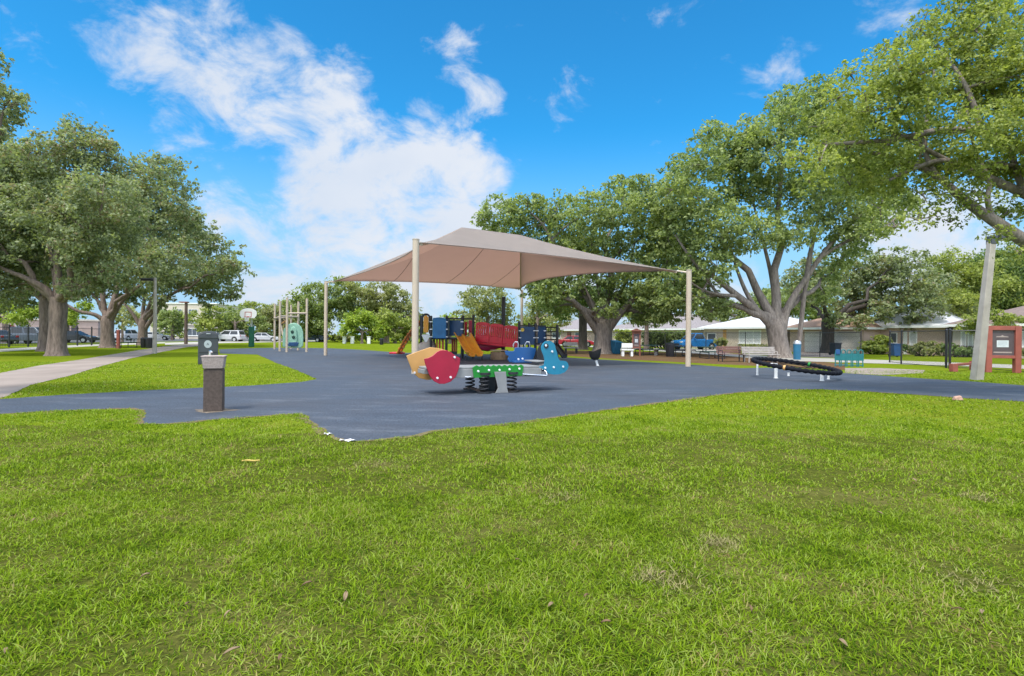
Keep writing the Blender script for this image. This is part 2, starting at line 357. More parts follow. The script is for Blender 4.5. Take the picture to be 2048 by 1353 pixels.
def poly_px(pts, jit=0.0, step=None, opened=False):
    P = [G(x, y) for x, y in pts]; out_ = []
    for i, p in enumerate(P):
        if opened and i == len(P) - 1: out_.append((p.x, p.y)); break
        q = P[(i + 1) % len(P)]; L = (q - p).length
        st = step if step else 1e9
        st = max(st, min(p.y, q.y) * .012) if step else st
        k = max(1, min(80, int(L / st)))
        for j in range(k):
            r_ = p.lerp(q, j / k)
            if j and jit: r_ += Vector((random.gauss(0, jit), random.gauss(0, jit), 0))
            out_.append((r_.x, r_.y))
    return out_
def sheet(name, poly, z, m):
    bm = bmesh.new(); vs_ = [bm.verts.new((x, y, z)) for x, y in poly]
    f = bm.faces.new(vs_)
    if f.normal.z < 0: f.normal_flip()
    f.normal_update()
    bmesh.ops.triangulate(bm, faces=[f])
    for f in bm.faces:
        f.normal_update()
        if f.normal.z < 0: f.normal_flip()
    me = bpy.data.meshes.new(name); bm.to_mesh(me); bm.free(); me.materials.append(m)
    o = bpy.data.objects.new(name, me); col.objects.link(o); o['kind'] = 'structure'; return o
MB().add([(-900, -60, 0), (900, -60, 0), (900, 1500, 0), (-900, 1500, 0)], [(0, 1, 2, 3)]).build('lawn_ground', M['lawn'], smooth=False)['kind'] = 'structure'

M['thatch'] = ground_material('thatch', (.035, .044, .010), (.118, .130, .022), (.20, .16, .065), 2.2)
sheet('lawn_thatch', [(-14, -3), (14, -3), (14, 6), (12, 7.2), (9, 7.9), (6.5, 7.3), (3.5, 8.0), (1.5, 7.4), (-1.0, 7.8), (-4, 7.2), (-7, 7.9), (-10.5, 7.3), (-14, 6)], .002, M['thatch'])
near = [(-260, 840), (0, 829), (120, 822), (268, 817), (285, 822), (288, 834), (281, 848), (330, 849), (450, 838), (560, 830), (598, 829), (613, 833), (622, 846), (645, 858), (665, 876), (690, 885),
        (760, 880), (830, 872), (866, 862), (900, 859), (1000, 850), (1090, 838), (1180, 825), (1300, 808), (1400, 795), (1480, 785), (1560, 780), (1640, 779), (1720, 783), (1800, 788), (1900, 795), (2048, 804), (2300, 822)]
far_r = [(2300, 790), (2048, 771.5), (1950, 764), (1850, 758), (1740, 750.5), (1690, 747), (1600, 742), (1540, 736), (1480, 737), (1400, 731), (1320, 726.5), (1230, 721), (1150, 716.5), (1060, 712)]
far_l = [(960, 709), (800, 706), (720, 700), (660, 697), (560, 696), (490, 697), (438, 699)]
tri = [(440, 707.5), (515, 709.5), (552, 726), (594, 741), (634, 758.5), (600, 765), (500, 772), (300, 781), (130, 790), (0, 799), (-260, 818)]
RUB = poly_px(near, .022, .12, True) + poly_px(far_r, 0, None, True) + poly_px(far_l, 0, None, True) + poly_px(tri, .02, .25, True)
sheet('playground_surface', RUB, .004, M['rubber'])
pth = [(-260, 850), (0, 797), (20, 791), (60, 771), (140, 752), (200, 734), (259, 718), (311, 707), (372, 695), (420, 690.5), (440, 687), (380, 688.5), (330, 693), (280, 700.5), (240, 707), (160, 720), (80, 731.6), (0, 747), (-260, 790)]
M['edge_soil'] = ground_material('edge_soil', (.10, .085, .04), (.24, .19, .11), (.20, .17, .08), 3.0)
_e = poly_px(near, .02, .15, True); _v = []; _f = []
for i, (x, y) in enumerate(_e):
    q = _e[min(i + 1, len(_e) - 1)]; p = _e[max(i - 1, 0)]; t_ = Vector((q[0] - p[0], q[1] - p[1], 0)).normalized(); n_ = Vector((t_.y, -t_.x, 0)); wv = abs(random.gauss(.05, .05)) + .015
    _v += [(x - n_.x * random.uniform(.0, .05), y - n_.y * random.uniform(.0, .05), .0065), (x + n_.x * wv, y + n_.y * wv, .0055)]
    if i: _f.append((2 * i - 2, 2 * i - 1, 2 * i + 1, 2 * i))
MB().add(_v, _f).build('edge_soil', M['edge_soil'], smooth=False)['kind'] = 'structure'
PTH = poly_px(pth, .015, .3); sheet('footpath', PTH, .008, M['path'])
sheet('fence_path', poly_px([(-200, 717), (0, 704), (120, 696.5), (200, 692), (330, 687), (330, 685), (200, 689), (120, 692), (0, 698.5), (-200, 709)]), .004, M['walk'])
MUL = [(1080, 707), (1180, 716), (1290, 721.5), (1400, 727), (1500, 732), (1560, 733), (1640, 738), (1690, 741), (1690, 728), (1600, 721), (1500, 712), (1380, 706), (1180, 702), (1080, 700)]
sheet('mulch_bed', poly_px(MUL), .004, M['mulch'])
sheet('side_path', poly_px([(1690, 747), (1760, 751), (1846, 747), (1850, 741), (1760, 737), (1690, 737)]), .008, M['path'])
sheet('sidewalk', poly_px([(1560, 722), (1700, 726), (1900, 732), (2048, 738.5), (2300, 752), (2300, 740), (2048, 731), (1900, 725.5), (1700, 718.5), (1560, 714.5), (1400, 703), (1200, 693), (1100, 688.5), (1100, 690), (1200, 696), (1400, 708)]), .012, M['walk'])
sheet('driveway', poly_px([(1600, 714), (1690, 717), (1700, 706), (1600, 704)]), .016, M['path'])
sheet('truck_driveway', poly_px([(1340, 703.5), (1440, 707), (1440, 699), (1360, 697)]), .016, M['walk'])
sheet('parking_lot', poly_px([(-300, 694), (0, 688), (200, 685), (420, 683), (640, 681), (640, 677.5), (420, 678), (200, 676), (0, 674), (-300, 672)]), .012, M['asphalt'])
sheet('far_pavement', poly_px([(330, 690.5), (440, 687), (640, 683.2), (640, 681.6), (420, 684), (330, 686)]), .016, M['walk'])

def inside(P, poly):
    x, y = P[:, 0], P[:, 1]; c = np.zeros(len(P), bool); n = len(poly)
    for i in range(n):
        x1, y1 = poly[i]; x2, y2 = poly[(i + 1) % n]
        if y1 == y2: continue
        cond = ((y1 > y) != (y2 > y)) & (x < (x2 - x1) * (y - y1) / (y2 - y1) + x1)
        c ^= cond
    return c
def vnoise(P, s, seed):
    """value noise on a grid, smooth, 0..1"""
    r = np.random.default_rng(seed).random((64, 64)); q = P * s; i = np.floor(q).astype(int); f = q - i; f = f * f * (3 - 2 * f)
    a = r[i[:, 0] % 64, i[:, 1] % 64]; b = r[(i[:, 0] + 1) % 64, i[:, 1] % 64]; c = r[i[:, 0] % 64, (i[:, 1] + 1) % 64]; d = r[(i[:, 0] + 1) % 64, (i[:, 1] + 1) % 64]
    return (a * (1 - f[:, 0]) + b * f[:, 0]) * (1 - f[:, 1]) + (c * (1 - f[:, 0]) + d * f[:, 0]) * f[:, 1]
BARE = [G(1365, 1168), G(1435, 1092), G(1930, 1165), G(1300, 1160), G(1120, 1000), G(1960, 1000), G(2030, 820), G(760, 930)]
BARE_R = [.16, .10, .17, .08, .12, .12, .6, .2]
def grass_layer(name, y0, y1, dens, hgt, wid, m, seed, segs, label):
    g = np.random.default_rng(seed)
    area = 1.06 * (y1 * y1 - y0 * y0); n = int(area * dens)
    y = np.sqrt(g.random(n) * (y1 * y1 - y0 * y0) + y0 * y0); x = (g.random(n) * 2 - 1) * y * 1.02
    P = np.stack([x, y], 1)
    ok = ~inside(P, RUB) & ~inside(P, PTH)
    nz = vnoise(P + 50, 1.3, 1) * .3 + vnoise(P + 50, 4.0, 2) * .25 + vnoise(P + 50, 11.0, 3) * .25 + vnoise(P + 50, 24.0, 4) * .2
    ok &= g.random(n) < np.clip(.06 + 2.3 * (nz - .2), .05, 1)
    dry = np.zeros(n)
    for c, r_ in zip(BARE, BARE_R):
        d2 = ((P[:, 0] - c.x) ** 2 + ((P[:, 1] - c.y)) ** 2) / (r_ * r_); ww = np.exp(-d2); ok &= g.random(n) > .80 * ww; dry = np.maximum(dry, ww)
    P = P[ok]; nz = nz[ok]; dry = dry[ok]; n = len(P)
    h = hgt * (.45 + 1.0 * g.random(n) ** 1.5) * (.25 + 1.5 * nz) * (1 - .4 * dry); az = g.random(n) * 2 * np.pi; lean = (.3 + 1.5 * g.random(n)); wd = wid * (.5 + .9 * g.random(n))
    dx, dy = np.cos(az), np.sin(az); sx, sy = -dy * wd / 2, dx * wd / 2
    ts = np.linspace(0, 1, segs + 1); V = []
    for t in ts[:-1]:
        k = 1 - .55 * t; bx = dx * lean * h * t ** 1.6; by = dy * lean * h * t ** 1.6; bz = h * (t - .35 * lean * t * t)
        V.append(np.stack([P[:, 0] + bx - sx * k, P[:, 1] + by - sy * k, bz], 1)); V.append(np.stack([P[:, 0] + bx + sx * k, P[:, 1] + by + sy * k, bz], 1))
    V.append(np.stack([P[:, 0] + dx * lean * h, P[:, 1] + dy * lean * h, h * (1 - .35 * lean)], 1))
    nv = len(V); V = np.stack(V, 1).reshape(-1, 3); base = np.arange(n)[:, None] * nv
    tris = []
    for s in range(segs - 1):
        a = 2 * s; tris += [(a, a + 1, a + 3), (a, a + 3, a + 2)]
    a = 2 * (segs - 1); tris.append((a, a + 1, a + 2))
    F = (base[:, None, :] + np.array(tris)[None, :, :]).reshape(-1, 3)
    o = big_mesh(name, V, F, m); tag(o, label, 'grass', kind='stuff'); return o
def blade_mat():
    m, t, b = new_mat('grass_blade')
    geo = N(t, 'ShaderNodeNewGeometry'); rmp = N(t, 'ShaderNodeValToRGB'); el = rmp.color_ramp.elements
    el[0].color = (.055, .115, .010, 1); el[1].position = .36; el[1].color = (.200, .292, .012, 1)
    for p_, c_ in ((.66, (.28, .40, .03)), (.80, (.33, .41, .10)), (.89, (.34, .34, .07)), (.95, (.42, .35, .15)), (1.0, (.30, .20, .09))):
        x = el.new(p_); x.color = (*c_, 1)
    nz = N(t, 'ShaderNodeTexNoise'); nz.inputs['Scale'].default_value = 1.6; nz.inputs['Detail'].default_value = 6; nz.inputs['Roughness'].default_value = .65; t.links.new(geo.outputs['Position'], nz.inputs['Vector'])
    mm = N(t, 'ShaderNodeMapRange'); mm.inputs['From Min'].default_value = .32; mm.inputs['From Max'].default_value = .70; mm.inputs['To Min'].default_value = -.26; mm.inputs['To Max'].default_value = .30
    t.links.new(nz.outputs['Fac'], mm.inputs['Value'])
    mu = N(t, 'ShaderNodeMath', operation='MULTIPLY'); mu.inputs[1].default_value = .88; t.links.new(geo.outputs['Random Per Island'], mu.inputs[0])
    a = N(t, 'ShaderNodeMath', operation='ADD', use_clamp=True); t.links.new(mu.outputs[0], a.inputs[0]); t.links.new(mm.outputs[0], a.inputs[1])
    t.links.new(a.outputs[0], rmp.inputs['Fac']); t.links.new(rmp.outputs[0], b.inputs['Base Color']); b.inputs['Roughness'].default_value = .6; b.inputs['Specular IOR Level'].default_value = 0
    tr = N(t, 'ShaderNodeBsdfTranslucent'); ms = N(t, 'ShaderNodeMixShader'); ms.inputs[0].default_value = .4
    t.links.new(rmp.outputs[0], tr.inputs['Color']); t.links.new(b.outputs[0], ms.inputs[1]); t.links.new(tr.outputs[0], ms.inputs[2]); t.links.new(ms.outputs[0], t.nodes['Material Output'].inputs['Surface'])
    return m
M['blade'] = blade_mat()
grass_layer('foreground_grass', 1.7, 4.6, 10000, .034, .0052, M['blade'], 11, 3, 'thick lawn grass filling the foreground')
grass_layer('lawn_grass', 4.6, 9.5, 3400, .036, .0085, M['blade'], 12, 2, 'lawn grass between the foreground and the blue rubber surface')
grass_layer('distant_grass', 9.5, 24.0, 420, .042, .020, M['blade'], 13, 1, 'short lawn grass round the far edges of the rubber surface')

def dry_patch(seed=5):
    g = np.random.default_rng(seed); VV = []; k = 0
    for c, r_, n in zip(BARE, BARE_R, (170, 260, 200, 110, 140, 150, 360, 150)):
        p = g.normal(size=(n, 2)) * r_ * .8 + np.array([c.x, c.y]); h = .012 + .028 * g.random(n); az = g.random(n) * 6.283; ln = .5 + 1.6 * g.random(n); w_ = .003 + .003 * g.random(n)
        z0 = np.zeros(n) + .012; sx, sy = -np.sin(az) * w_ / 2, np.cos(az) * w_ / 2; ex, ey = np.cos(az) * ln * .035, np.sin(az) * ln * .035
        VV.append(np.stack([np.stack([p[:, 0] - sx, p[:, 1] - sy, z0], 1), np.stack([p[:, 0] + sx, p[:, 1] + sy, z0], 1), np.stack([p[:, 0] + ex, p[:, 1] + ey, z0 + h], 1)], 1).reshape(-1, 3))
    V = np.concatenate(VV); return tag(big_mesh('dry_grass', V, np.arange(len(V)).reshape(-1, 3), mat('straw', (.30, .25, .10), .8, .5, 30, c2=(.17, .16, .05))), 'patches of dry straw-coloured grass in the lawn', 'grass', kind='stuff')
dry_patch()
# ------------------------------------------------------------------ trees
BARK_O = bark_mat('oak_bark', (.27, .20, .165), (.11, .08, .065))
BARK_F = bark_mat('smooth_grey_bark', (.30, .25, .215), (.13, .105, .09))
BARK_D = bark_mat('dark_bark', (.09, .07, .06), (.03, .025, .02))
LEAF = {
 'oak': leaf_mat('oak_leaves', (.125, .16, .085), (.38, .425, .23), .45, dry=(.30, .25, .16)),
 'ficus': leaf_mat('broad_leaves', (.13, .185, .07), (.40, .46, .18), .46),
 'bright': leaf_mat('yellowish_broad_leaves', (.15, .20, .05), (.43, .47, .13), .46),  # leaf colour itself is a yellower green than the other broad leaves
 'lime': leaf_mat('lime_leaves', (.16, .24, .03), (.40, .48, .08), .42),
 'mid': leaf_mat('mid_green_leaves', (.13, .18, .06), (.36, .42, .15), .44),
 'dark': leaf_mat('dark_green_leaves', (.07, .12, .04), (.24, .32, .10), .42),
 'olive': leaf_mat('olive_leaves', (.17, .19, .08), (.40, .41, .18), .44),
}
def norm(a): return a / np.maximum(np.linalg.norm(a, axis=1, keepdims=True), 1e-9)
def leaves(blobs, depth_scale, cover, leaf_px, seed, droop=.25, clump=.25, minsz=.05):
    g = np.random.default_rng(seed); C = []; S = []; O = []
    for (c, r, pxr, dens) in blobs:
        c = np.array(c); r = r * 1.14; pxr = pxr * 1.14; sz = max(minsz, leaf_px * r / pxr)
        n = int(cover * dens * math.pi * r * r / (sz * sz * .36)); nc = max(5, int(clump ** -3 * .95))
        d = norm(g.normal(size=(nc, 3))); rad = g.random(nc) ** .4 * r * .92; spr = g.random(nc) < .16; rad[spr] = r * (.98 + .42 * g.random(spr.sum())); d[spr, 2] = np.abs(d[spr, 2]) * .8 - .15
        cc = c + d * rad[:, None] * np.array([1, 1, .86])
        idx = g.integers(0, nc, n); off = g.normal(size=(n, 3)) * np.array([1, 1, .62]) * (clump * r * .5 * np.where(spr, .62, 1.0))[idx][:, None]
        # each clump thins out towards its edge
        P = cc[idx] + off
        C.append(P); S.append(sz * (.65 + .7 * g.random(n))); O.append(norm(P - c + g.normal(size=(n, 3)) * r * .35))
    C = np.concatenate(C); S = np.concatenate(S); O = np.concatenate(O); n = len(C)
    a = norm(O * .7 + g.normal(size=(n, 3)) * .7 + np.array([0, 0, -droop])); up = norm(g.normal(size=(n, 3)) * .75 + np.array([0, 0, .8]) + O * .3)
    b = norm(np.cross(up, a)); nn = np.cross(a, b)
    w_ = S * .36; L = S * .62
    v0 = C - a * L[:, None]; v2 = C + a * L[:, None] - nn * (S * .12)[:, None]; v1 = C + b * w_[:, None] + nn * (S * .1)[:, None]; v3 = C - b * w_[:, None] + nn * (S * .1)[:, None]
    V = np.stack([v0, v1, v2, v3], 1).reshape(-1, 3); F = np.arange(4 * n).reshape(-1, 4)
    return V, F
def bez(p, q, r, n):
    return [p * (1 - t) ** 2 + q * 2 * t * (1 - t) + r * t * t for t in [i / (n - 1) for i in range(n)]]
TOTAL_LEAVES = 0
def tree(name, label, base, r0, fork, blobs, leaf='oak', bark=None, cover=3.0, leaf_px=8.0, dspread=.6, seed=1, group=None, lean=(0, 0), nlimb=5, cat='tree', depth=None, limbs=None, twig=3, depth_bias=0.0, clump=.24, extra=()):
    """blobs: (px, py, r_px[, density]) crown masses; each gets its own real distance around the trunk's"""
    global TOTAL_LEAVES
    rd = random.Random(seed); bp_ = G(*base) if depth is None else GX(base[0], depth)
    root = thing(name, label, cat, bp_, group=group); dep = bp_.y
    B = []
    for q in blobs:
        px, py, rp = q[:3]; dn = q[3] if len(q) > 3 else 1.0; dd = q[4] if len(q) > 4 else rd.uniform(-1, 1)
        off = dspread * dd * min(5.0, .09 * dep + 1.2) + depth_bias
        c = D(px, py, dep + off); B.append((c - bp_, rp * (dep + off) / FPX, rp, dn))
    V, F = leaves([(tuple(c), r, rp, dn) for c, r, rp, dn in B], 1, cover * 1.05, leaf_px * .85, seed, clump=clump)
    TOTAL_LEAVES += len(F)
    tm = MB(); fk = Vector((lean[0], lean[1], fork)); ph = rd.uniform(0, 6)
    # trunk: fluted, flared at the root
    n = 18; zs = [-.15, 0, .04 * fork, .12 * fork, .3 * fork, .6 * fork, fork * .9, fork * 1.08]; fl = [1.55, 1.42, 1.24, 1.1, 1.0, .93, 1.0, .82]; vv = []; ff = []
    for z, k in zip(zs, fl):
        tt = max(0, z / fork); c = Vector((lean[0] * tt + .06 * r0 * math.sin(3 * tt + ph), lean[1] * tt, z))
        for j in range(n):
            a = 2 * math.pi * j / n; rr = r0 * k * (1 + (.05 + .10 * max(0, k - .95)) * math.sin(5 * a + ph) + .04 * math.sin(3 * a + 2 * ph + z))
            vv.append(c + Vector((rr * math.cos(a), rr * math.sin(a), 0)))
    for i in range(len(zs) - 1):
        for j in range(n): ff.append((i * n + j, i * n + (j + 1) % n, (i + 1) * n + (j + 1) % n, (i + 1) * n + j))
    ff.append(tuple((len(zs) - 1) * n + j for j in range(n))); tm.add(vv, ff)
    cs = [b[0] for b in B]
    # main limbs: farthest point sampling over the crown masses
    if limbs is None:
        pick = [max(range(len(cs)), key=lambda i: cs[i].z - fk.z + B[i][1])]
        while len(pick) < min(nlimb, len(cs)):
            pick.append(max((i for i in range(len(cs)) if i not in pick), key=lambda i: min((cs[i] - cs[j]).length for j in pick)))
    else: pick = limbs
    paths = []; st = fk * .96
    for i in pick:
        tgt = cs[i]; dv = tgt - fk; horiz = Vector((dv.x, dv.y, 0)); L = dv.length
        ctl = fk + horiz * .38 + Vector((0, 0, max(.35 * L, dv.z * .55) * .75))
        p = bez(st, ctl, tgt, 9)
        for k in range(2, 8): p[k] += Vector((rd.gauss(0, .025 * L), rd.gauss(0, .025 * L), rd.gauss(0, .02 * L)))
        rr = [r0 * (.56 - .47 * (k / 8) ** .8) for k in range(9)]; tm.tube(p, rr, 9); paths.append((p, rr))
    for i in range(len(cs)):
        if i in pick: continue
        best = min(((p[k], rr[k]) for p, rr in paths for k in range(2, len(p))), key=lambda q: (q[0] - cs[i]).length + .6 * max(0, q[0].z - cs[i].z))
        s_, r_ = best; e = cs[i]; mid = (s_ + e) / 2 + Vector((rd.gauss(0, .08), rd.gauss(0, .08), .12)) * (e - s_).length
        rs = min(r_ * .75, r0 * .22); p = bez(s_, mid, e, 6); rr = [rs * (1 - .75 * k / 5) for k in range(6)]; tm.tube(p, rr, 7); paths.append((p, rr))
    for pl, ra, rb in extra:
        q = [D(x, y, dep + dd) - bp_ for x, y, dd in pl]; fine = []
        for i in range(len(q) - 1):
            p0, p1, p2, p3 = q[max(i - 1, 0)], q[i], q[i + 1], q[min(i + 2, len(q) - 1)]
            for j in range(4):
                t = j / 4; fine.append(.5 * ((2 * p1) + (p2 - p0) * t + (2 * p0 - 5 * p1 + 4 * p2 - p3) * t * t + (3 * p1 - p0 - 3 * p2 + p3) * t ** 3))
        fine.append(q[-1]); tm.tube(fine, [ra + (rb - ra) * (i / (len(fine) - 1)) ** .8 for i in range(len(fine))], 10)
    for (c, r, rp, dn) in B:
        for _ in range(twig):
            dv = Vector((rd.gauss(0, 1), rd.gauss(0, 1), rd.gauss(.25, .8))).normalized() * r * rd.uniform(.6, .95)
            tm.tube(bez(c, c + dv * .5 + Vector((0, 0, .1 * r)), c + dv, 4), [r0 * .055, r0 * .04, r0 * .028, r0 * .012], 5, cap=False)
    tm.build('trunk', bark or BARK_O, root, ang=80)
    big_mesh('crown', V, F, LEAF[leaf], root)
    return root
def J(l, dens=1.0): return [(a, b, c, dens) for a, b, c in l]
OAKS = 'live oaks beside the footpath'
tree('oak_tree', 'large grey-green oak with the thick nearest trunk beside the curving footpath', (114, 712), .42, 3.0,
     J([(-70, 430, 110), (20, 370, 85), (100, 335, 70), (165, 300, 50), (40, 470, 95), (130, 430, 85), (205, 395, 65), (90, 530, 55), (190, 490, 75), (-50, 550, 70), (240, 345, 40), (30, 330, 45), (240, 440, 55), (20, 575, 35), (200, 555, 40), (150, 575, 30)])
     + [(150, 255, 26, .5), (190, 275, 30, .45), (130, 290, 30, .6), (215, 305, 28, .5), (10, 300, 30, .6), (60, 305, 30, .7)], 'oak', cover=2.0, leaf_px=6.2, seed=3, nlimb=5, extra=[([(110, 606, 0), (90, 578, -.3), (50, 556, -.6), (0, 535, -.8), (-50, 500, -.8)], .24, .06), ([(118, 606, 0), (150, 582, -.3), (185, 560, -.5), (230, 520, -.6)], .20, .05), ([(114, 600, 0), (112, 560, .3), (100, 500, .5), (95, 430, .6)], .24, .05)])
tree('oak_tree', 'oak with a slimmer trunk just behind the nearest path-side oak', (92, 703), .38, 3.4,
     J([(-60, 480, 100), (40, 430, 90), (120, 400, 80), (60, 520, 70), (0, 400, 80), (150, 520, 60), (-120, 540, 80), (60, 590, 35), (0, 590, 40)]), 'oak', cover=1.7, leaf_px=6.2, seed=4)
tree('oak_tree', 'spreading oak behind the green bench and tall brown post', (215, 696), .50, 2.5,
     J([(225, 400, 55), (285, 390, 55), (240, 480, 65), (310, 460, 65), (350, 420, 38), (200, 560, 40), (280, 540, 55), (335, 520, 55), (260, 590, 30), (170, 570, 40)]) + [(320, 345, 38, .8), (350, 335, 26, .5), (300, 325, 25, .5), (365, 380, 30, .7)], 'oak', cover=2.1, leaf_px=6.0, seed=5, nlimb=3, extra=[([(211, 645, 0), (190, 630, -.4), (155, 622, -.8), (118, 600, -1.2), (90, 580, -1.4)], .22, .06), ([(220, 645, 0), (245, 602, -.4), (282, 570, -.6), (320, 545, -.8)], .24, .05), ([(214, 645, .2), (205, 590, .3), (208, 520, .4), (225, 440, .5)], .28, .05), ([(222, 648, .2), (232, 590, .6), (255, 520, 1), (275, 420, 1)], .22, .05)])
tree('oak_tree', 'farthest oak of the row whose crown reaches towards the basketball hoop', (285, 691), .44, 2.6,
     J([(365, 490, 48), (420, 500, 42), (400, 550, 48), (450, 550, 38), (470, 535, 24), (425, 590, 30), (345, 560, 38), (380, 450, 35), (300, 560, 40), (465, 585, 18), (320, 600, 22)]), 'oak', cover=2.1, leaf_px=5.8, seed=6, nlimb=3, extra=[([(283, 658, 0), (268, 632, -.3), (248, 608, -.6), (220, 590, -.8)], .22, .06), ([(290, 658, 0), (314, 624, -.4), (334, 598, -.8), (372, 572, -1.2), (420, 550, -1.4)], .24, .05), ([(286, 655, .2), (287, 612, .3), (300, 560, .4), (340, 500, .5)], .26, .05)])
tree('oak_tree', 'tree whose leafy branch tips reach in at the left edge high above the lawn', (-210, 800), .35, 3.6,
     [(10, 212, 34, .6), (35, 200, 22, .5), (-25, 125, 32, .7), (-40, 250, 45, .8), (5, 268, 14, .6), (-90, 200, 80), (-150, 300, 100), (-200, 180, 90), (-250, 280, 100), (-120, 380, 60), (-15, 170, 22, .5)], 'oak', cover=2.4, leaf_px=7, seed=8, dspread=.4)
tree('broadleaf_tree', 'broad spreading tree with a fluted grey trunk behind the tan shade canopy', (1205, 708), .72, 2.5,
     J([(1000, 430, 42), (1055, 420, 42), (1115, 425, 45), (1180, 425, 48), (1240, 420, 50), (1288, 400, 44), (1285, 366, 22), (1040, 470, 42), (1120, 480, 52), (1200, 490, 58), (1280, 480, 58), (1335, 470, 50), (1130, 540, 48), (1200, 555, 48), (1270, 555, 55), (1330, 540, 55), (1090, 590, 38), (1150, 600, 34), (1315, 605, 42), (1355, 595, 34), (965, 440, 18), (1070, 560, 35), (1250, 600, 28), (1340, 420, 44), (1370, 480, 40), (1330, 510, 44), (1385, 560, 34), (1100, 560, 40), (1160, 500, 50), (1240, 380, 34), (1215, 620, 24), (1290, 630, 26), (1340, 630, 26), (1380, 615, 26), (1110, 615, 22), (1050, 520, 36), (990, 465, 28)]), 'ficus', BARK_F, cover=1.9, leaf_px=6.6, seed=12, nlimb=4, extra=[([(1198, 668, 0), (1178, 640, -.5), (1158, 612, -1), (1128, 588, -1.4), (1090, 560, -1.6)], .34, .06), ([(1212, 666, 0), (1242, 626, -.5), (1282, 582, -.9), (1322, 542, -1.2), (1350, 490, -1.2)], .38, .06), ([(1204, 662, .2), (1203, 610, .4), (1192, 550, .6), (1180, 470, .8)], .34, .05), ([(1208, 662, .3), (1226, 612, .4), (1255, 556, .4), (1270, 480, .5)], .30, .05), ([(1202, 665, -.2), (1190, 625, -.6), (1172, 580, -.8), (1140, 530, -1)], .18, .04)])
tree('broadleaf_tree', 'huge wind-swept tree with grey forked limbs behind the tilted black ring', (1562, 716), .66, 2.5,
     J([(1400, 330, 50), (1370, 400, 58), (1450, 300, 46), (1480, 380, 66), (1420, 455, 64), (1540, 300, 60), (1590, 240, 46), (1640, 212, 40), (1560, 380, 64), (1640, 320, 64), (1680, 265, 52), (1500, 470, 52), (1580, 465, 50), (1660, 430, 60), (1720, 360, 62), (1380, 520, 50), (1435, 535, 42), (1350, 565, 36), (1740, 450, 46), (1690, 505, 40), (1420, 590, 28), (1390, 575, 28), (1480, 320, 50), (1790, 420, 46), (1330, 440, 42), (1360, 350, 36), (1420, 270, 30), (1665, 545, 30), (1740, 400, 50), (1620, 260, 46), (1500, 300, 44), (1700, 470, 44), (1450, 500, 36), (1420, 625, 22), (1450, 615, 20), (1400, 420, 50), (1340, 490, 40), (1640, 380, 50), (1560, 220, 30), (1700, 240, 40), (1760, 330, 50), (1650, 590, 24), (1635, 185, 34), (1575, 205, 34), (1500, 262, 36), (1345, 380, 36), (1385, 600, 26), (1440, 610, 20, ), (1340, 600, 24)]), 'ficus', BARK_F, cover=1.65, leaf_px=6.8, seed=13, nlimb=4, lean=(-.4, 0), extra=[([(1552, 662, 0), (1520, 628, -.3), (1470, 588, -.6), (1420, 548, -1), (1385, 520, -1.2), (1350, 470, -1)], .36, .06), ([(1515, 622, -.3), (1490, 580, -.2), (1468, 520, .2), (1452, 450, .4)], .20, .05), ([(1475, 592, -.6), (1440, 590, -1), (1405, 580, -1.2), (1375, 560, -1.4)], .16, .04), ([(1565, 655, 0), (1578, 610, .2), (1610, 560, .2), (1660, 490, -.2), (1720, 430, -.6), (1770, 400, -1)], .31, .05), ([(1615, 552, .2), (1622, 500, .4), (1640, 420, .6), (1645, 330, .8)], .22, .05), ([(1640, 515, 0), (1700, 480, -.8), (1760, 460, -1.4), (1800, 430, -1.6)], .14, .04), ([(1556, 655, .2), (1550, 600, .6), (1540, 540, 1), (1520, 460, 1.4), (1500, 380, 1.6)], .26, .05), ([(1597, 700, .5), (1603, 640, .5), (1610, 580, .4), (1618, 548, .3)], .17, .14)])
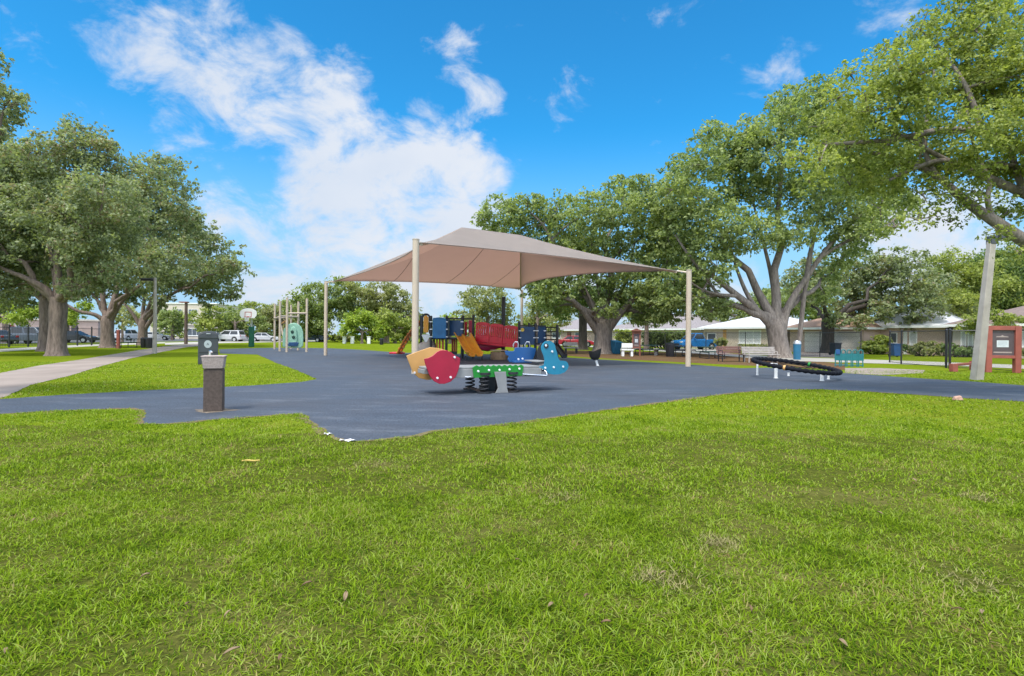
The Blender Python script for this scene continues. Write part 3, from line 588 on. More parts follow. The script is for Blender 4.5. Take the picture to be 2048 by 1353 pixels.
tree('broadleaf_tree', 'near tree whose long bare limb reaches in over the light pole from the right edge', (2330, 800), .42, 4.4,
     [(1800, 140, 56, .8), (1870, 95, 58, .8), (1950, 62, 58), (2035, 45, 66), (1735, 225, 55, .8), (1812, 215, 64), (1900, 190, 74), (1990, 150, 76), (2070, 150, 76), (1692, 300, 46), (1770, 300, 56), (1850, 290, 56), (1950, 265, 64), (2035, 250, 64),
      (1765, 365, 44), (1845, 390, 42, .5), (1915, 385, 46, .45), (1985, 350, 46), (2045, 335, 46, .8), (1835, 440, 30, .3), (1900, 445, 26, .25), (2015, 425, 34, .35), (2040, 510, 30, .6), (1985, 10, 30), (2120, 250, 90), (2150, 400, 80), (2180, 90, 100), (2250, 250, 120), (2320, 120, 120), (1655, 290, 22, .7), (1720, 330, 40), (1800, 350, 40), (1880, 340, 44), (1680, 250, 36), (1760, 170, 44), (1840, 150, 50), (1960, 120, 60), (2010, 200, 60), (1950, 330, 40), (1640, 330, 36, .8), (1700, 370, 40, .6), (1760, 420, 34, .4), (1790, 455, 26, .35), (1870, 430, 30, .25), (1960, 400, 40, .35), (1920, 20, 46), (1840, 60, 36, .7), (2000, 470, 24, .6), (1640, 255, 34, .8), (1600, 315, 30, .6), (1680, 195, 36, .8), (1700, 150, 30, .6), (1770, 110, 34, .7), (1620, 370, 28, .6)], 'bright', BARK_F, cover=1.5, leaf_px=7.4, seed=14, nlimb=7, dspread=.55, limbs=[29, 28, 30], extra=[([(2325, 640, .3), (2150, 548, 0), (2048, 482, -.3), (1985, 440, -.4), (1930, 402, -.2), (1872, 352, 0), (1805, 322, .2), (1740, 305, .3)], .20, .04), ([(2325, 560, .5), (2150, 440, .4), (2048, 388, .3), (1965, 352, .2), (1895, 322, 0), (1835, 335, -.2), (1780, 360, -.4)], .16, .03), ([(1985, 440, -.4), (1975, 400, -.3), (1978, 360, -.2), (1950, 300, 0), (1930, 200, .2)], .07, .03), ([(1872, 352, 0), (1850, 300, 0), (1855, 220, .1), (1870, 130, .2)], .07, .02), ([(2048, 388, .3), (2020, 300, .5), (1990, 200, .6), (1975, 100, .6)], .09, .03), ([(1895, 322, 0), (1800, 270, -.2), (1740, 240, -.2)], .06, .02)])
tree('oak_tree', 'grey-green oak with a short dark trunk before the white garage door', (1655, 707), .55, 3.0,
     J([(1700, 595, 46), (1645, 585, 36), (1760, 585, 52), (1820, 575, 46), (1700, 630, 24), (1850, 615, 38), (1780, 640, 30), (1750, 540, 40), (1690, 555, 36), (1615, 600, 24), (1830, 650, 22), (1870, 570, 30), (1600, 560, 36), (1640, 540, 36), (1800, 530, 40), (1670, 640, 22), (1740, 655, 16), (1870, 640, 26), (1900, 610, 30), (1720, 645, 20), (1800, 655, 18), (1855, 655, 18), (1760, 622, 30), (1905, 640, 22), (1930, 620, 24)]), 'oak', BARK_D, cover=2.1, leaf_px=6.0, seed=15)
def far_tree(label, px, depth, r0, fork, blobs, leaf, seed, name='garden_tree', cover=2.6, leaf_px=6.0, bark=None, group=None):
    return tree(name, label, (px, 0), r0, fork, J([(a, b, c * 1.25) for a, b, c in blobs]), leaf, bark or BARK_O, cover=cover, leaf_px=leaf_px * .85, seed=seed, depth=depth, nlimb=4, clump=.36, group=group, twig=1)
far_tree('lush green tree rising behind the right-hand light pole', 1900, 54, .3, 3.0, [(1880, 600, 40), (1930, 570, 45), (1960, 610, 45), (1900, 540, 35), (1930, 640, 26), (1840, 600, 30)], 'bright', 21)
far_tree('dense dark green tree above the brown roof at the right edge', 2040, 58, .4, 3.0, [(1990, 560, 48), (2050, 550, 55), (2010, 610, 40), (2070, 610, 45), (1970, 600, 34), (2100, 560, 60), (2000, 520, 30)], 'dark', 22)
far_tree('medium tree on the lawn behind the white-roofed house at centre right', 1520, 78, .3, 3, [(1420, 620, 26), (1470, 630, 26), (1520, 620, 36), (1580, 600, 40), (1620, 620, 34)], 'mid', 23)
far_tree('slim tree with a pale trunk standing in front of the long dark hedge', 1293, 62, .24, 3.4, [(1260, 610, 30), (1300, 600, 32), (1330, 620, 28), (1280, 630, 22), (1315, 636, 16)], 'mid', 24)
far_tree('dark-trunked tree left of the fluted grey trunk', 1166, 56, .42, 4.0, [(1120, 610, 24), (1150, 600, 28), (1100, 600, 24), (1180, 590, 26), (1128, 628, 14)], 'dark', 25, bark=BARK_D)
far_tree('airy feathery tree rising behind the red bridge of the play structure', 975, 66, .22, 3.6, [(945, 600, 24), (975, 590, 26), (960, 625, 24), (1000, 610, 20), (940, 640, 20), (985, 650, 20), (1012, 640, 18)], 'olive', 26, cover=1.8)
far_tree('feathery pale tree right of the back canopy post', 1075, 74, .2, 3.6, [(1070, 612, 18), (1095, 625, 22), (1060, 645, 20), (1110, 645, 20), (1130, 636, 14), (1085, 655, 14)], 'olive', 27, cover=1.6)
far_tree('low round lime tree behind the navy panels', 1065, 88, .22, 2.0, [(1060, 650, 14), (1085, 645, 12), (1105, 655, 12), (1040, 655, 12)], 'lime', 28)
far_tree('yellow-green bush tree behind the blue play panels', 900, 88, .25, 2.0, [(870, 652, 14), (900, 646, 16), (925, 650, 14), (945, 655, 12)], 'lime', 29)
far_tree('tall rounded tree of the far tree line right of the beige climbing posts', 640, 92, .5, 4, [(600, 612, 26), (640, 600, 30), (680, 592, 30), (625, 640, 26), (665, 630, 28), (610, 655, 16), (640, 660, 14)], 'mid', 31)
far_tree('tall tree with a palm-like top at the right end of the far tree line', 770, 92, .5, 4, [(720, 588, 24), (760, 590, 26), (795, 605, 24), (740, 625, 26), (780, 632, 26), (815, 630, 20), (835, 640, 14), (805, 655, 18), (700, 620, 22)], 'olive', 32)
far_tree('bright green young tree on the far lawn', 724, 80, .18, 1.6, [(700, 650, 18), (725, 640, 22), (750, 652, 18), (690, 660, 12), (760, 664, 12), (735, 664, 12), (712, 668, 8)], 'lime', 33)
far_tree('deep green bushy tree beside the far light pole', 790, 84, .25, 2.0, [(770, 640, 20), (795, 650, 20), (815, 660, 16), (765, 665, 12), (835, 662, 14), (790, 672, 10)], 'bright', 34)
far_tree('yellowish tree behind the beige climbing posts', 570, 96, .4, 3.0, [(540, 635, 20), (570, 622, 22), (590, 640, 20), (555, 652, 16), (585, 660, 12), (530, 655, 12)], 'olive', 35)
far_tree('small tree with slanted pale trunk behind the basketball hoop', 470, 90, .2, 3, [(440, 640, 18), (470, 632, 20), (500, 640, 18), (455, 655, 14), (485, 658, 12), (520, 648, 14)], 'mid', 36)
far_tree('clump-topped tree right of the basketball backboard', 525, 105, .25, 3, [(520, 628, 14), (540, 620, 12), (505, 615, 12), (535, 640, 12), (490, 622, 12)], 'bright', 37)
far_tree('green tree between the slim light pole and the brown pole', 345, 95, .25, 3, [(325, 640, 18), (345, 632, 16), (350, 650, 16), (330, 655, 12)], 'mid', 38)
far_tree('leafy tree right of the brown pole', 405, 88, .22, 2.6, [(395, 640, 16), (420, 632, 18), (410, 655, 14), (432, 650, 12)], 'bright', 39)
far_tree('lime green shade tree over the parked cars at the left edge', 10, 62, .25, 2.8, [(-30, 628, 24), (10, 622, 24), (45, 628, 22), (75, 622, 18), (-60, 635, 20)], 'lime', 40)
far_tree('lime green small tree between the two thick oak trunks', 135, 66, .2, 2.6, [(128, 628, 16), (145, 636, 14), (165, 620, 14), (118, 640, 10)], 'lime', 41)
far_tree('thin forked tree behind the green bench', 245, 70, .14, 2.6, [(240, 620, 16), (260, 630, 16), (250, 650, 10), (232, 640, 10), (275, 640, 12)], 'olive', 42, cover=1.8)
far_tree('small bright tree overhanging the brown roof beside the notice board', 1972, 45, .14, 2.2, [(1950, 642, 16), (1985, 650, 14), (2015, 644, 16), (1935, 655, 12), (2045, 648, 14), (2000, 636, 14)], 'bright', 45)
# ------------------------------------------------------------------ shade canopy
V3 = lambda *a: Vector(a)
pF, pL, pR = G(829.5, 748), G(651, 711.5), G(1376, 733.5)
pB = pL + pR - pF
pB = GX(1043, pB.y)
hF, hL, hR, hB = 4.62, 4.62, 4.45, 4.75
shade = thing('shade_canopy', 'tall tan fabric shade canopy on four beige posts over the play structure', 'shade canopy', pF)
o0 = pF
tops = {'F': pF + V3(0, 0, hF), 'L': pL + V3(0, 0, hL), 'R': pR + V3(0, 0, hR), 'B': pB + V3(0, 0, hB)}
for k, p, h, r in (('F', pF, hF, .115), ('L', pL, hL, .105), ('R', pR, hR, .12), ('B', pB, hB, .10)):
    b = MB().cyl(p - o0, r, h + .02, 20).cyl(p - o0 + V3(0, 0, h + .02), r * 1.08, .03, 20)
    b.build('post', M['beige'], shade)
ctr = (pF + pL + pR + pB) / 4
midL, midR = (tops['F'] + tops['L']) / 2, (tops['R'] + tops['B']) / 2
P1 = midL.lerp(midR, .40); P2 = midL.lerp(midR, .665); P1.z = 7.12; P2.z = 7.05
corner = {}
for k, t in tops.items():
    d = (ctr - t); d.z = 0; d.normalize(); corner[k] = t + d * .55 + V3(0, 0, .02)
    MB().tube([t + V3(0, 0, -.08) - o0, corner[k] - o0], [.05, .035], 8).build('corner_arm', M['beige'], shade)
def hem(a, b, t, sag=.060):
    p = a.lerp(b, t); L = (b - a).length; inn = ctr - (a + b) / 2; inn.z = 0; inn.normalize()
    return p + inn * (sag * L * 4 * t * (1 - t)) + V3(0, 0, .012 * L * 4 * t * (1 - t))
cm = MB()
def patch(a, b, p, q, sag, n=22, m_=12):
    """fabric between the hem a-b and the ridge p-q"""
    vv = []; ff = []
    for i in range(n + 1):
        t = i / n; e = hem(a, b, t, sag); tp = p.lerp(q, t)
        for j in range(m_ + 1):
            s_ = j / m_; x = e.lerp(tp, s_); x.z -= .34 * 4 * s_ * (1 - s_) * (.35 + .65 * (4 * t * (1 - t)))
            vv.append(x - o0)
    for i in range(n):
        for j in range(m_):
            k = i * (m_ + 1) + j; ff.append((k, k + m_ + 1, k + m_ + 2, k + 1))
    cm.add(vv, ff)
patch(corner['F'], corner['R'], P1, P2, .035); patch(corner['R'], corner['B'], P2, P2, .115)
patch(corner['B'], corner['L'], P2, P1, .03); patch(corner['L'], corner['F'], P1, P1, .06)
fab = cm.build('canopy', M['fabric'], shade, ang=60)
bm = bmesh.new(); bm.from_mesh(fab.data); bmesh.ops.remove_doubles(bm, verts=bm.verts, dist=.002); bmesh.ops.recalc_face_normals(bm, faces=bm.faces); bm.to_mesh(fab.data); bm.free()
fab.data.set_sharp_from_angle(angle=R(60))
sm = fab.modifiers.new('solid', 'SOLIDIFY'); sm.thickness = .012
# rafters and hem cables under the fabric, seams on the far slope
for a, b in (('B', P2), ('L', P1), ('F', P1), ('R', P2)):
    c0 = corner[a]; pts = []
    for i in range(9):
        x = c0.lerp(b, i / 8); x.z -= .34 * .35 * 4 * (i / 8) * (1 - i / 8) + .07; pts.append(x - o0)
    MB().tube(pts, .045, 8).build('rafter', M['beige'], shade)
MB().tube([P1 - o0 - V3(0, 0, .08), P2 - o0 - V3(0, 0, .08)], .05, 8).build('ridge_beam', M['beige'], shade)
M['seam'] = mat('seam_thread', (.25, .2, .17), .9, .1, 3)
for u0 in (.2, .45, .72):
    pts = []
    for j in range(33):
        s_ = j / 32; t = (u0 - .335 * s_) / ((1 - s_) + .265 * s_)
        if not 0 <= t <= 1: break
        x = hem(corner['B'], corner['L'], t, .03).lerp(P2.lerp(P1, t), s_); x.z -= .34 * 4 * s_ * (1 - s_) * (.35 + .65 * (4 * t * (1 - t))) + .012; pts.append(x - o0)
    MB().tube(pts, .014, 5).build('seam', M['seam'], shade)
for a, b, sg in (('F', 'R', .035), ('R', 'B', .115), ('B', 'L', .03), ('L', 'F', .06)):
    MB().tube([hem(corner[a], corner[b], i / 22, sg) - o0 for i in range(23)], .02, 6).build('hem_cable', M['seam'], shade)

# ------------------------------------------------------------------ four-seat spring rocker
rz = R(26)
rk = thing('spring_rocker', 'four-seat spring rocker with red shield, orange, teal bird and blue boat panels', 'spring rocker', (-.50, 13.35, 0), rz)
def spring(cx, cy, z0=.05, z1=.46, r=.108, wr=.019, turns=4.6):
    n = int(turns * 18); return MB().tube([(cx + r * math.cos(2 * math.pi * turns * i / n), cy + r * math.sin(2 * math.pi * turns * i / n), z0 + (z1 - z0) * i / n) for i in range(n + 1)], wr, 7)
for cx, cy in ((-.36, -.42), (.36, -.42), (-.36, .46), (.36, .46)):
    s_ = spring(cx, cy); s_.cyl((cx, cy, 0), .17, .05, 16); s_.cyl((cx, cy, .44), .15, .05, 16); s_.build('spring', M['black'], rk)
for sy in (-.52, .52):
    MB().prism([(-.17, 0), (.17, 0), (.13, .12), (.10, .50), (-.20, .50), (-.10, .12)], (.05, sy, .005), (1, 0, 0), (0, 0, 1), .03).build('stand_plate', M['grey_deck'], rk, bevel=.008)
MB().box((0, 0, .24), (.10, .7, .42)).box((0, 0, .02), (.9, .9, .03)).build('centre_block', M['black'], rk, bevel=.01)
MB().prism([(-1.72, -.28), (-1.5, -.36), (-.6, -.46), (.6, -.46), (1.5, -.34), (1.75, -.26), (1.75, .26), (1.5, .34), (.6, .46), (-.6, .46), (-1.5, .36), (-1.72, .28)], (0, 0, .60), (1, 0, 0), (0, 1, 0), .05).build('deck', M['grey_deck'], rk, bevel=.012)
MB().box((0, -.43, .475), (2.3, .05, .198)).box((0, .43, .475), (2.3, .05, .198)).box((-1.45, 0, .52), (.62, .5, .10)).box((1.45, 0, .52), (.62, .5, .10)).build('beam', M['grey_deck'], rk, bevel=.01)
def bolts(par, pts, y, ax=(1, 0, 0), ay=(0, 0, 1), r=.028, org=(0, 0, 0)):
    ax, ay, org = Vector(ax), Vector(ay), Vector(org); nz = -ax.cross(ay)
    for x, z in pts:
        c = org + ax * x + ay * z; MB().tube([c, c + (-nz) * y], [r, r * .8], 10).build('bolt_cap', M['bolt'], par)
# green scale panel on the near edge of the deck
gp = [(-.62, -.15), (.62, -.13)] + [(.66 - i * .0717 + (.0 if i % 2 else 0), .105 + (.035 if i % 2 else 0)) for i in range(19)] + [(-.66, .09)]
gpan = MB().prism(gp, (-.02, -.475, .525), (1, 0, 0), (0, 0, 1), .024).build('scale_panel', M['green'], rk, bevel=.004)
bolts(gpan, [(-.52, .0), (-.25, .02), (.02, .02), (.28, .03), (.54, .04)], .022, org=(-.02, -.488, .525))
def arc(cx, cy, r, a0, a1, n, ry=None): return [(cx + r * math.cos(R(a0 + (a1 - a0) * i / n)), cy + (ry or r) * math.sin(R(a0 + (a1 - a0) * i / n))) for i in range(n + 1)]
shield = [(x * .89, y) for x, y in [(-.48, .16), (-.38, .175), (-.27, .22), (-.15, .31), (-.06, .345), (.03, .35), (.12, .34), (.24, .29), (.34, .22), (.47, .17), (.46, .02), (.42, -.12), (.35, -.26), (.22, -.36), (.06, -.405), (-.08, -.40), (-.22, -.34), (-.33, -.22), (-.41, -.05), (-.46, .08)]]
red = MB().prism(shield, (-1.41, -.50, .665), (1, 0, 0), (0, 0, 1), .03).build('shield_panel', M['red'], rk, bevel=.008)
bolts(red, [(.28, .19), (-.12, -.27), (.19, -.26)], .022, org=(-1.41, -.516, .665))
orange = [(-.56, .20), (-.2, .33), (.02, .40), (.25, .37), (.5, .30), (.52, .0), (.42, -.2), (.2, -.36), (-.05, -.38), (-.25, -.33), (-.40, -.20), (-.5, .05)]
og = MB().prism(orange, (-1.43, .40, .66), (1, 0, 0), (0, 0, 1), .03).build('leaf_panel', M['tanorange'], rk, bevel=.008)
bolts(og, [(-.36, -.20), (.1, -.28)], .022, org=(-1.43, .384, .66))
MB().box((-1.3, 0, .72), (.34, .68, .035)).build('seat', M['grey_deck'], rk, bevel=.01)
MB().box((1.25, 0, .72), (.34, .68, .035)).build('seat', M['grey_deck'], rk, bevel=.01)
# teal bird: head up left with a round eye hole, tail to the right
head = arc(-.15, .28, .20, 205, 0, 12)
bird = [(x, y * .93 - .02) for x, y in head + [(.09, .18), (.12, .04), (.18, -.05), (.28, -.055), (.36, -.07), (.42, -.13), (.435, -.2), (.41, -.28), (.33, -.36), (.18, -.415), (.02, -.42), (-.12, -.40), (-.20, -.33), (-.30, -.27), (-.40, -.23), (-.37, -.19), (-.27, -.17), (-.25, -.05), (-.28, .08), (-.335, .2)]]
bd = MB().prism(bird, (1.50, -.42, .81), (1, 0, 0), (0, 0, 1), .03).build('bird_panel', M['teal'], rk, bevel=.008)
MB().cyl((0, 0, 0), .062, .012, 20).build('eye', M['black'], bd).matrix_local = Matrix.Translation((1.50 - .22, -.437, .81 + .30)) @ Matrix.Rotation(R(90), 4, 'X')
MB().cyl((0, 0, 0), .030, .016, 14).build('eye_glint', M['bolt'], bd).matrix_local = Matrix.Translation((1.50 - .235, -.439, .81 + .315)) @ Matrix.Rotation(R(90), 4, 'X')
bolts(bd, [(-.05, .16), (-.24, -.24), (.0, -.23), (.27, -.22)], .022, org=(1.50, -.436, .81))
MB().prism([(-.12, -.25), (.42, -.30), (.30, -.02), (.12, .26), (-.02, .32), (-.14, .1)], (1.62, .42, .86), (1, 0, 0), (0, 0, 1), .03).build('tail_panel', M['black'], rk, bevel=.008)
boat = [(x * 1.1, y) for x, y in [(-.40, .10), (-.20, .09), (-.16, .10), (-.14, .19), (.30, .19), (.42, .16), (.40, .02), (.33, -.16), (-.28, -.20), (-.33, -.12), (-.30, -.04), (-.38, .0)]]
bt = MB().prism(boat, (1.10, .62, .86), (1, 0, 0), (0, 0, 1), .035).build('boat_panel', M['blue'], rk, bevel=.008)
bolts(bt, [(-.06, -.12), (.06, -.11)], .022, org=(1.10, .60, .86))
MB().box((1.10, .52, .68), (.5, .18, .05)).build('boat_seat', M['blue'], rk, bevel=.01)
for hx in (.90, 1.24):
    MB().tube([(hx, .62, 1.03), (hx, .60, 1.14), (hx + .03, .58, 1.19), (hx + .10, .58, 1.19), (hx + .13, .60, 1.13), (hx + .13, .62, 1.03)], .016, 8).build('handle', M['chrome'], rk)
for x0, x1, sy in ((-1.10, -.72, -.34), (.62, 1.25, -.46), (-1.10, -.75, .4)):
    MB().tube([(x0, sy, .43), (x1 - .06, sy - .12, .39), (x1, sy - .10, .40), (x1 + .03, sy, .47), (x1 - .02, sy + .10, .53)], .024, 8).build('foot_rail', M['chrome'], rk)

# ------------------------------------------------------------------ drinking fountain
fp = G(428, 822)
fo = thing('drinking_fountain', 'brown aggregate drinking fountain pedestal with a paler tapered top on the blue surface', 'drinking fountain', fp, R(21))
MB().box((0, 0, .365), (.295, .295, .73)).build('pedestal', M['fountain'], fo, bevel=.012)
MB().add([(-.15, -.165, .74), (.15, -.165, .74), (.15, .15, .74), (-.15, .15, .74), (-.172, -.19, .935), (.172, -.19, .935), (.172, .16, .935), (-.172, .16, .935)],
         [(3, 2, 1, 0), (4, 5, 6, 7), (0, 1, 5, 4), (1, 2, 6, 5), (2, 3, 7, 6), (3, 0, 4, 7)]).box((0, -.01, .947), (.365, .37, .024)).build('bowl', M['fountain_top'], fo, bevel=.008)
MB().tube([(-.08, .06, .955), (-.08, .06, 1.01), (-.075, .03, 1.035), (-.05, -.01, 1.03), (-.035, -.03, 1.015)], .016, 8).cyl((-.08, .06, .955), .03, .02, 12).build('spout', M['chrome'], fo)
dirt = MB(); n = 90
dirt.add([(.0, 0, .008)] + [((.27 + .06 * math.sin(3 * a) + .035 * math.sin(7 * a) + random.gauss(0, .02)) * math.cos(a) * 1.15, (.29 + .05 * math.sin(4 * a + 1) + random.gauss(0, .02)) * math.sin(a) * .95, .007) for a in [2 * math.pi * i / n for i in range(n)]], [(0, 1 + i, 1 + (i + 1) % n) for i in range(n)])
M['soil'] = mat('soil', (.19, .15, .11), .95, .35, 14)
dd = dirt.build('soil_patch', M['soil'], None, loc=fp, smooth=False); dd['kind'] = 'structure'
# compactor bin behind it
bp0 = G(416, 729)
bn = thing('compactor_bin', 'tall charcoal compactor bin with round pale emblem on the grass behind the fountain', 'trash bin', bp0, R(30)); bn.scale = (.86, .70, 1.0)
prof = [(-.44, 0.02), (.44, 0.02), (.44, 1.22)] + [(.44 * math.cos(a), 1.22 + .20 * math.sin(a) ** .8) for a in [R(12 + 156 * i / 12) for i in range(13)]] + [(-.44, 1.22)]
MB().prism(prof, (0, 0, 0), (1, 0, 0), (0, 0, 1), .70).build('cabinet', M['bin_grey'], bn, bevel=.02)
MB().prism([(-.42, 1.12), (.42, 1.12), (.42, 1.2)] + [(.42 * math.cos(a), 1.2 + .17 * math.sin(a) ** .8) for a in [R(12 + 156 * i / 12) for i in range(13)]] + [(-.42, 1.2)], (0, -.37, 0), (1, 0, 0), (0, 0, 1), .05).build('hopper_door', M['bin_grey'], bn, bevel=.015)
MB().tube([(-.09, -.41, 1.31), (-.07, -.44, 1.31), (.07, -.44, 1.31), (.09, -.41, 1.31)], .016, 8).build('handle', M['emblem'], bn)
em = MB().cyl((0, 0, 0), .165, .008, 28).build('emblem', M['emblem'], bn); em.matrix_local = Matrix.Translation((-.02, -.352, .87)) @ Matrix.Rotation(R(90), 4, 'X')
MB().prism([(-.055, -.045), (0, .06), (.055, -.045), (.03, -.045), (0, .01), (-.03, -.045)], (0, 0, .012), (1, 0, 0), (0, 1, 0), .004).build('emblem_mark', M['bin_grey'], em)
MB().box((0, -.36, .52), (.78, .01, .02)).build('panel_seam', M['black'], bn)
MB().box((.06, -.30, .04), (.62, .34, .08)).build('foot_pedal', M['black'], bn, bevel=.01)

# ------------------------------------------------------------------ tilted ring spinner
rp = G(1596, 757)
rg = thing('ring_spinner', 'tilted black rope-bound ring on short white legs beside the brown bench', 'play ring', rp)
c0 = D(1593, 733.5, 18.75) - rp; A_ = D(1507, 719, 19.4) - rp; B_ = D(1680, 745.5, 18.0) - rp
c0 = (A_ + B_) / 2; ux = (B_ - A_) / 2; rad = ux.length; uy = Vector((.36, .92, .06)); uy = (uy - ux.normalized() * uy.dot(ux.normalized())).normalized() * rad
ringpts = []; rr = []
for i in range(264):
    a = 2 * math.pi * i / 264; ringpts.append(c0 + ux * math.cos(a) + uy * math.sin(a)); rr.append(.070 + .012 * math.sin(i * 2 * math.pi * 44 / 264))
MB().tube(ringpts, rr, 10, closed=True).build('ring', M['rope'], rg, ang=80)
for a, mm in ((R(75), 'green'), (R(262), 'tanorange')):
    q = [c0 + ux * math.cos(a + d) + uy * math.sin(a + d) for d in (-.025, .025)]; MB().tube(q, .084, 14).build('clamp', M[mm], rg)
for px, py in ((1551.7, 757), (1644, 762.5), (1514.7, 751), (1656.7, 759), (1577, 752.5)):
    g_ = G(px, py) - rp; d_ = g_ - c0; a = math.atan2(d_.dot(uy.normalized()), d_.dot(ux.normalized())); t_ = c0 + ux * math.cos(a) + uy * math.sin(a)
    big = px in (1551.7, 1644); b = MB(); top = Vector((g_.x, g_.y, max(.18, min(.62, t_.z - .02))))
    if px == 1577: top.z = .12
    b.tube([g_, top], .055 if big else .035, 14)
    if px != 1577: b.tube([top - V3(0, 0, .03), t_], .03, 8)
    b.cyl(g_, .075 if big else .05, .012, 14); b.build('leg', M['white'], rg)
net = MB()
for k in range(12):
    a = math.pi * 2 * k / 12; net.tube([c0 + (ux * math.cos(a) + uy * math.sin(a)) * .98, c0 + (ux * math.cos(a + 2.6) + uy * math.sin(a + 2.6)) * .98 - V3(0, 0, .0)], .006, 4, cap=False)
net.build('net', M['rope'], rg)

# bucket spinner
bs = thing('bucket_spinner', 'black bucket seat on a short leaning white post beyond the rocker', 'play spinner', G(1194, 732))
MB().tube([(.03, 0, 0), (-.06, 0, .3)], .055, 14).cyl((.03, 0, 0), .08, .012, 14).build('post', M['white'], bs)
b = MB(); vv = []; ff = []; n = 24
for (r, z) in ((.06, .26), (.17, .30), (.25, .42), (.29, .60), (.30, .66), (.27, .66), (.24, .58), (.18, .44), (.02, .40)):
    for j in range(n):
        a = 2 * math.pi * j / n; lift = .16 * max(0, math.cos(a)) * (z - .26) / .4
        vv.append((-.10 + r * math.cos(a) * 1.0, r * .9 * math.sin(a), z + lift - .05 * (r * math.cos(a))))
for i in range(8):
    for j in range(n): ff.append((i * n + j, i * n + (j + 1) % n, (i + 1) * n + (j + 1) % n, (i + 1) * n + j))
ff.append(tuple(range(n - 1, -1, -1))); ff.append(tuple(8 * n + j for j in range(n)))
b.add(vv, ff).build('bucket_seat', M['rubber_k'], bs, ang=60)

# ------------------------------------------------------------------ play structure
S0 = V3(-1.2, 32.5, 0)
ps = thing('play_structure', 'large playground structure with yellow double slide, red bridge, blue panels and orange climber', 'play structure', S0)
def L_(px, py, d): return D(px, py, d) - S0
def panel(name, m, px0, px1, py0, py1, d0, d1=None, th=.05, parent=ps, bevel=.015, poly=None):
    """upright board between two columns; d0, d1 are the distances of its two ends"""
    d1 = d0 if d1 is None else d1
    a = L_(px0, py1, d0); b_ = L_(px1, py1, d1); z0 = a.z; h = L_(px0, py0, d0).z - z0; ax = Vector((b_.x - a.x, b_.y - a.y, 0)); W = ax.length
    pl = [(0, 0), (W, 0), (W, h), (0, h)] if poly is None else [(x * W, y * h) for x, y in poly]
    return MB().prism(pl, a, ax, (0, 0, 1), th).build(name, m, parent, bevel=bevel)
def post(px, top, d, r=.07, m=None, base=0.0, name='post'):
    g_ = GX(px, d) - S0; t_ = D(px, top, d).z; return MB().cyl((g_.x, g_.y, base), r, t_ - base, 14).lathe((g_.x, g_.y, t_), [(r, 0), (r * .9, .035), (r * .5, .06), (.002, .07)], 14).build(name, m or M['black'], ps)
# decks
def deck(name, px0, px1, d0, d1, z, m):
    a = GX(px0, d0) - S0; b_ = GX(px1, d0) - S0; c_ = GX(px1, d1) - S0; e = GX(px0, d1) - S0
    MB().add([V3(p.x, p.y, zz) for zz in (z - .08, z) for p in (a, b_, c_, e)], [(3, 2, 1, 0), (4, 5, 6, 7), (0, 1, 5, 4), (1, 2, 6, 5), (2, 3, 7, 6), (3, 0, 4, 7)]).build(name, m, ps, bevel=.01)
deck('deck', 862, 946, 32.2, 35.2, 1.22, M['black']); deck('deck', 1040, 1112, 30.0, 33.0, .95, M['black'])
for px, top, d in ((862, 634, 32), (893, 634, 32), (924, 636, 32.1), (946.5, 632, 32.2), (868, 638, 35), (926, 633, 35.2), (842, 634, 34), (1038, 645, 30), (1071, 649, 30), (1114.5, 652, 30.4), (1058, 648, 33), (1091, 655, 33)): post(px, top, d, .075)
post(1006.5, 596, 33.5, .125, name='tall_post')
arch = [(0, 0), (1, 0), (1, .9)] + [(.5 + .5 * math.cos(R(a)), .9 + .10 * math.sin(R(a))) for a in range(10, 171, 20)] + [(0, .9)]
pb = panel('blue_panel', M['pblue'], 865, 892, 635, 677, 31.9, poly=arch, th=.06)
panel('side_panel', M['navy'], 893.5, 899, 638, 677, 31.9, 33)
panel('navy_panel', M['navy'], 899, 925.5, 641, 672, 32.3, 32.0)
for px in (862, 893, 924):
    for py in (644, 659, 674): 
        g_ = L_(px, py, 31.9); MB().box(g_, (.16, .05, .06)).build('clamp', M['steel'], ps)
panel('dark_top_rail', M['black'], 893, 947, 636, 639, 32.0, 32.2, th=.06)
panel('climb_wall', M['red2'], 929, 934, 644, 672, 33.0); panel('rail_board', M['pink'], 937, 944, 641, 672, 33.4)
panel('orange_panel', M['orange'], 847, 857, 632, 665, 32.2, poly=[(0, 0), (.5, -.04), (1, 0), (1, .92), (.5, 1.04), (0, .92)], th=.07)
# black arch round the orange panel
ar = [L_(844.5, 668, 32.3)] + [L_(844.5, y, 32.3) for y in (655, 642)] + [L_(852 + 7.5 * math.cos(R(180 - i * 22.5)), 636 - 7 * math.sin(R(i * 22.5)), 32.3) for i in range(9)] + [L_(859.5, y, 32.3) for y in (642, 655, 668)]
MB().tube(ar, .06, 8).build('arch_bar', M['black'], ps)
panel('mesh_gusset', M['steel'], 843, 861, 669, 687, 32.2, poly=[(.5, 0), (.75, .35), (1, .9), (.8, 1), (.2, 1), (0, .9), (.25, .35)], th=.03)
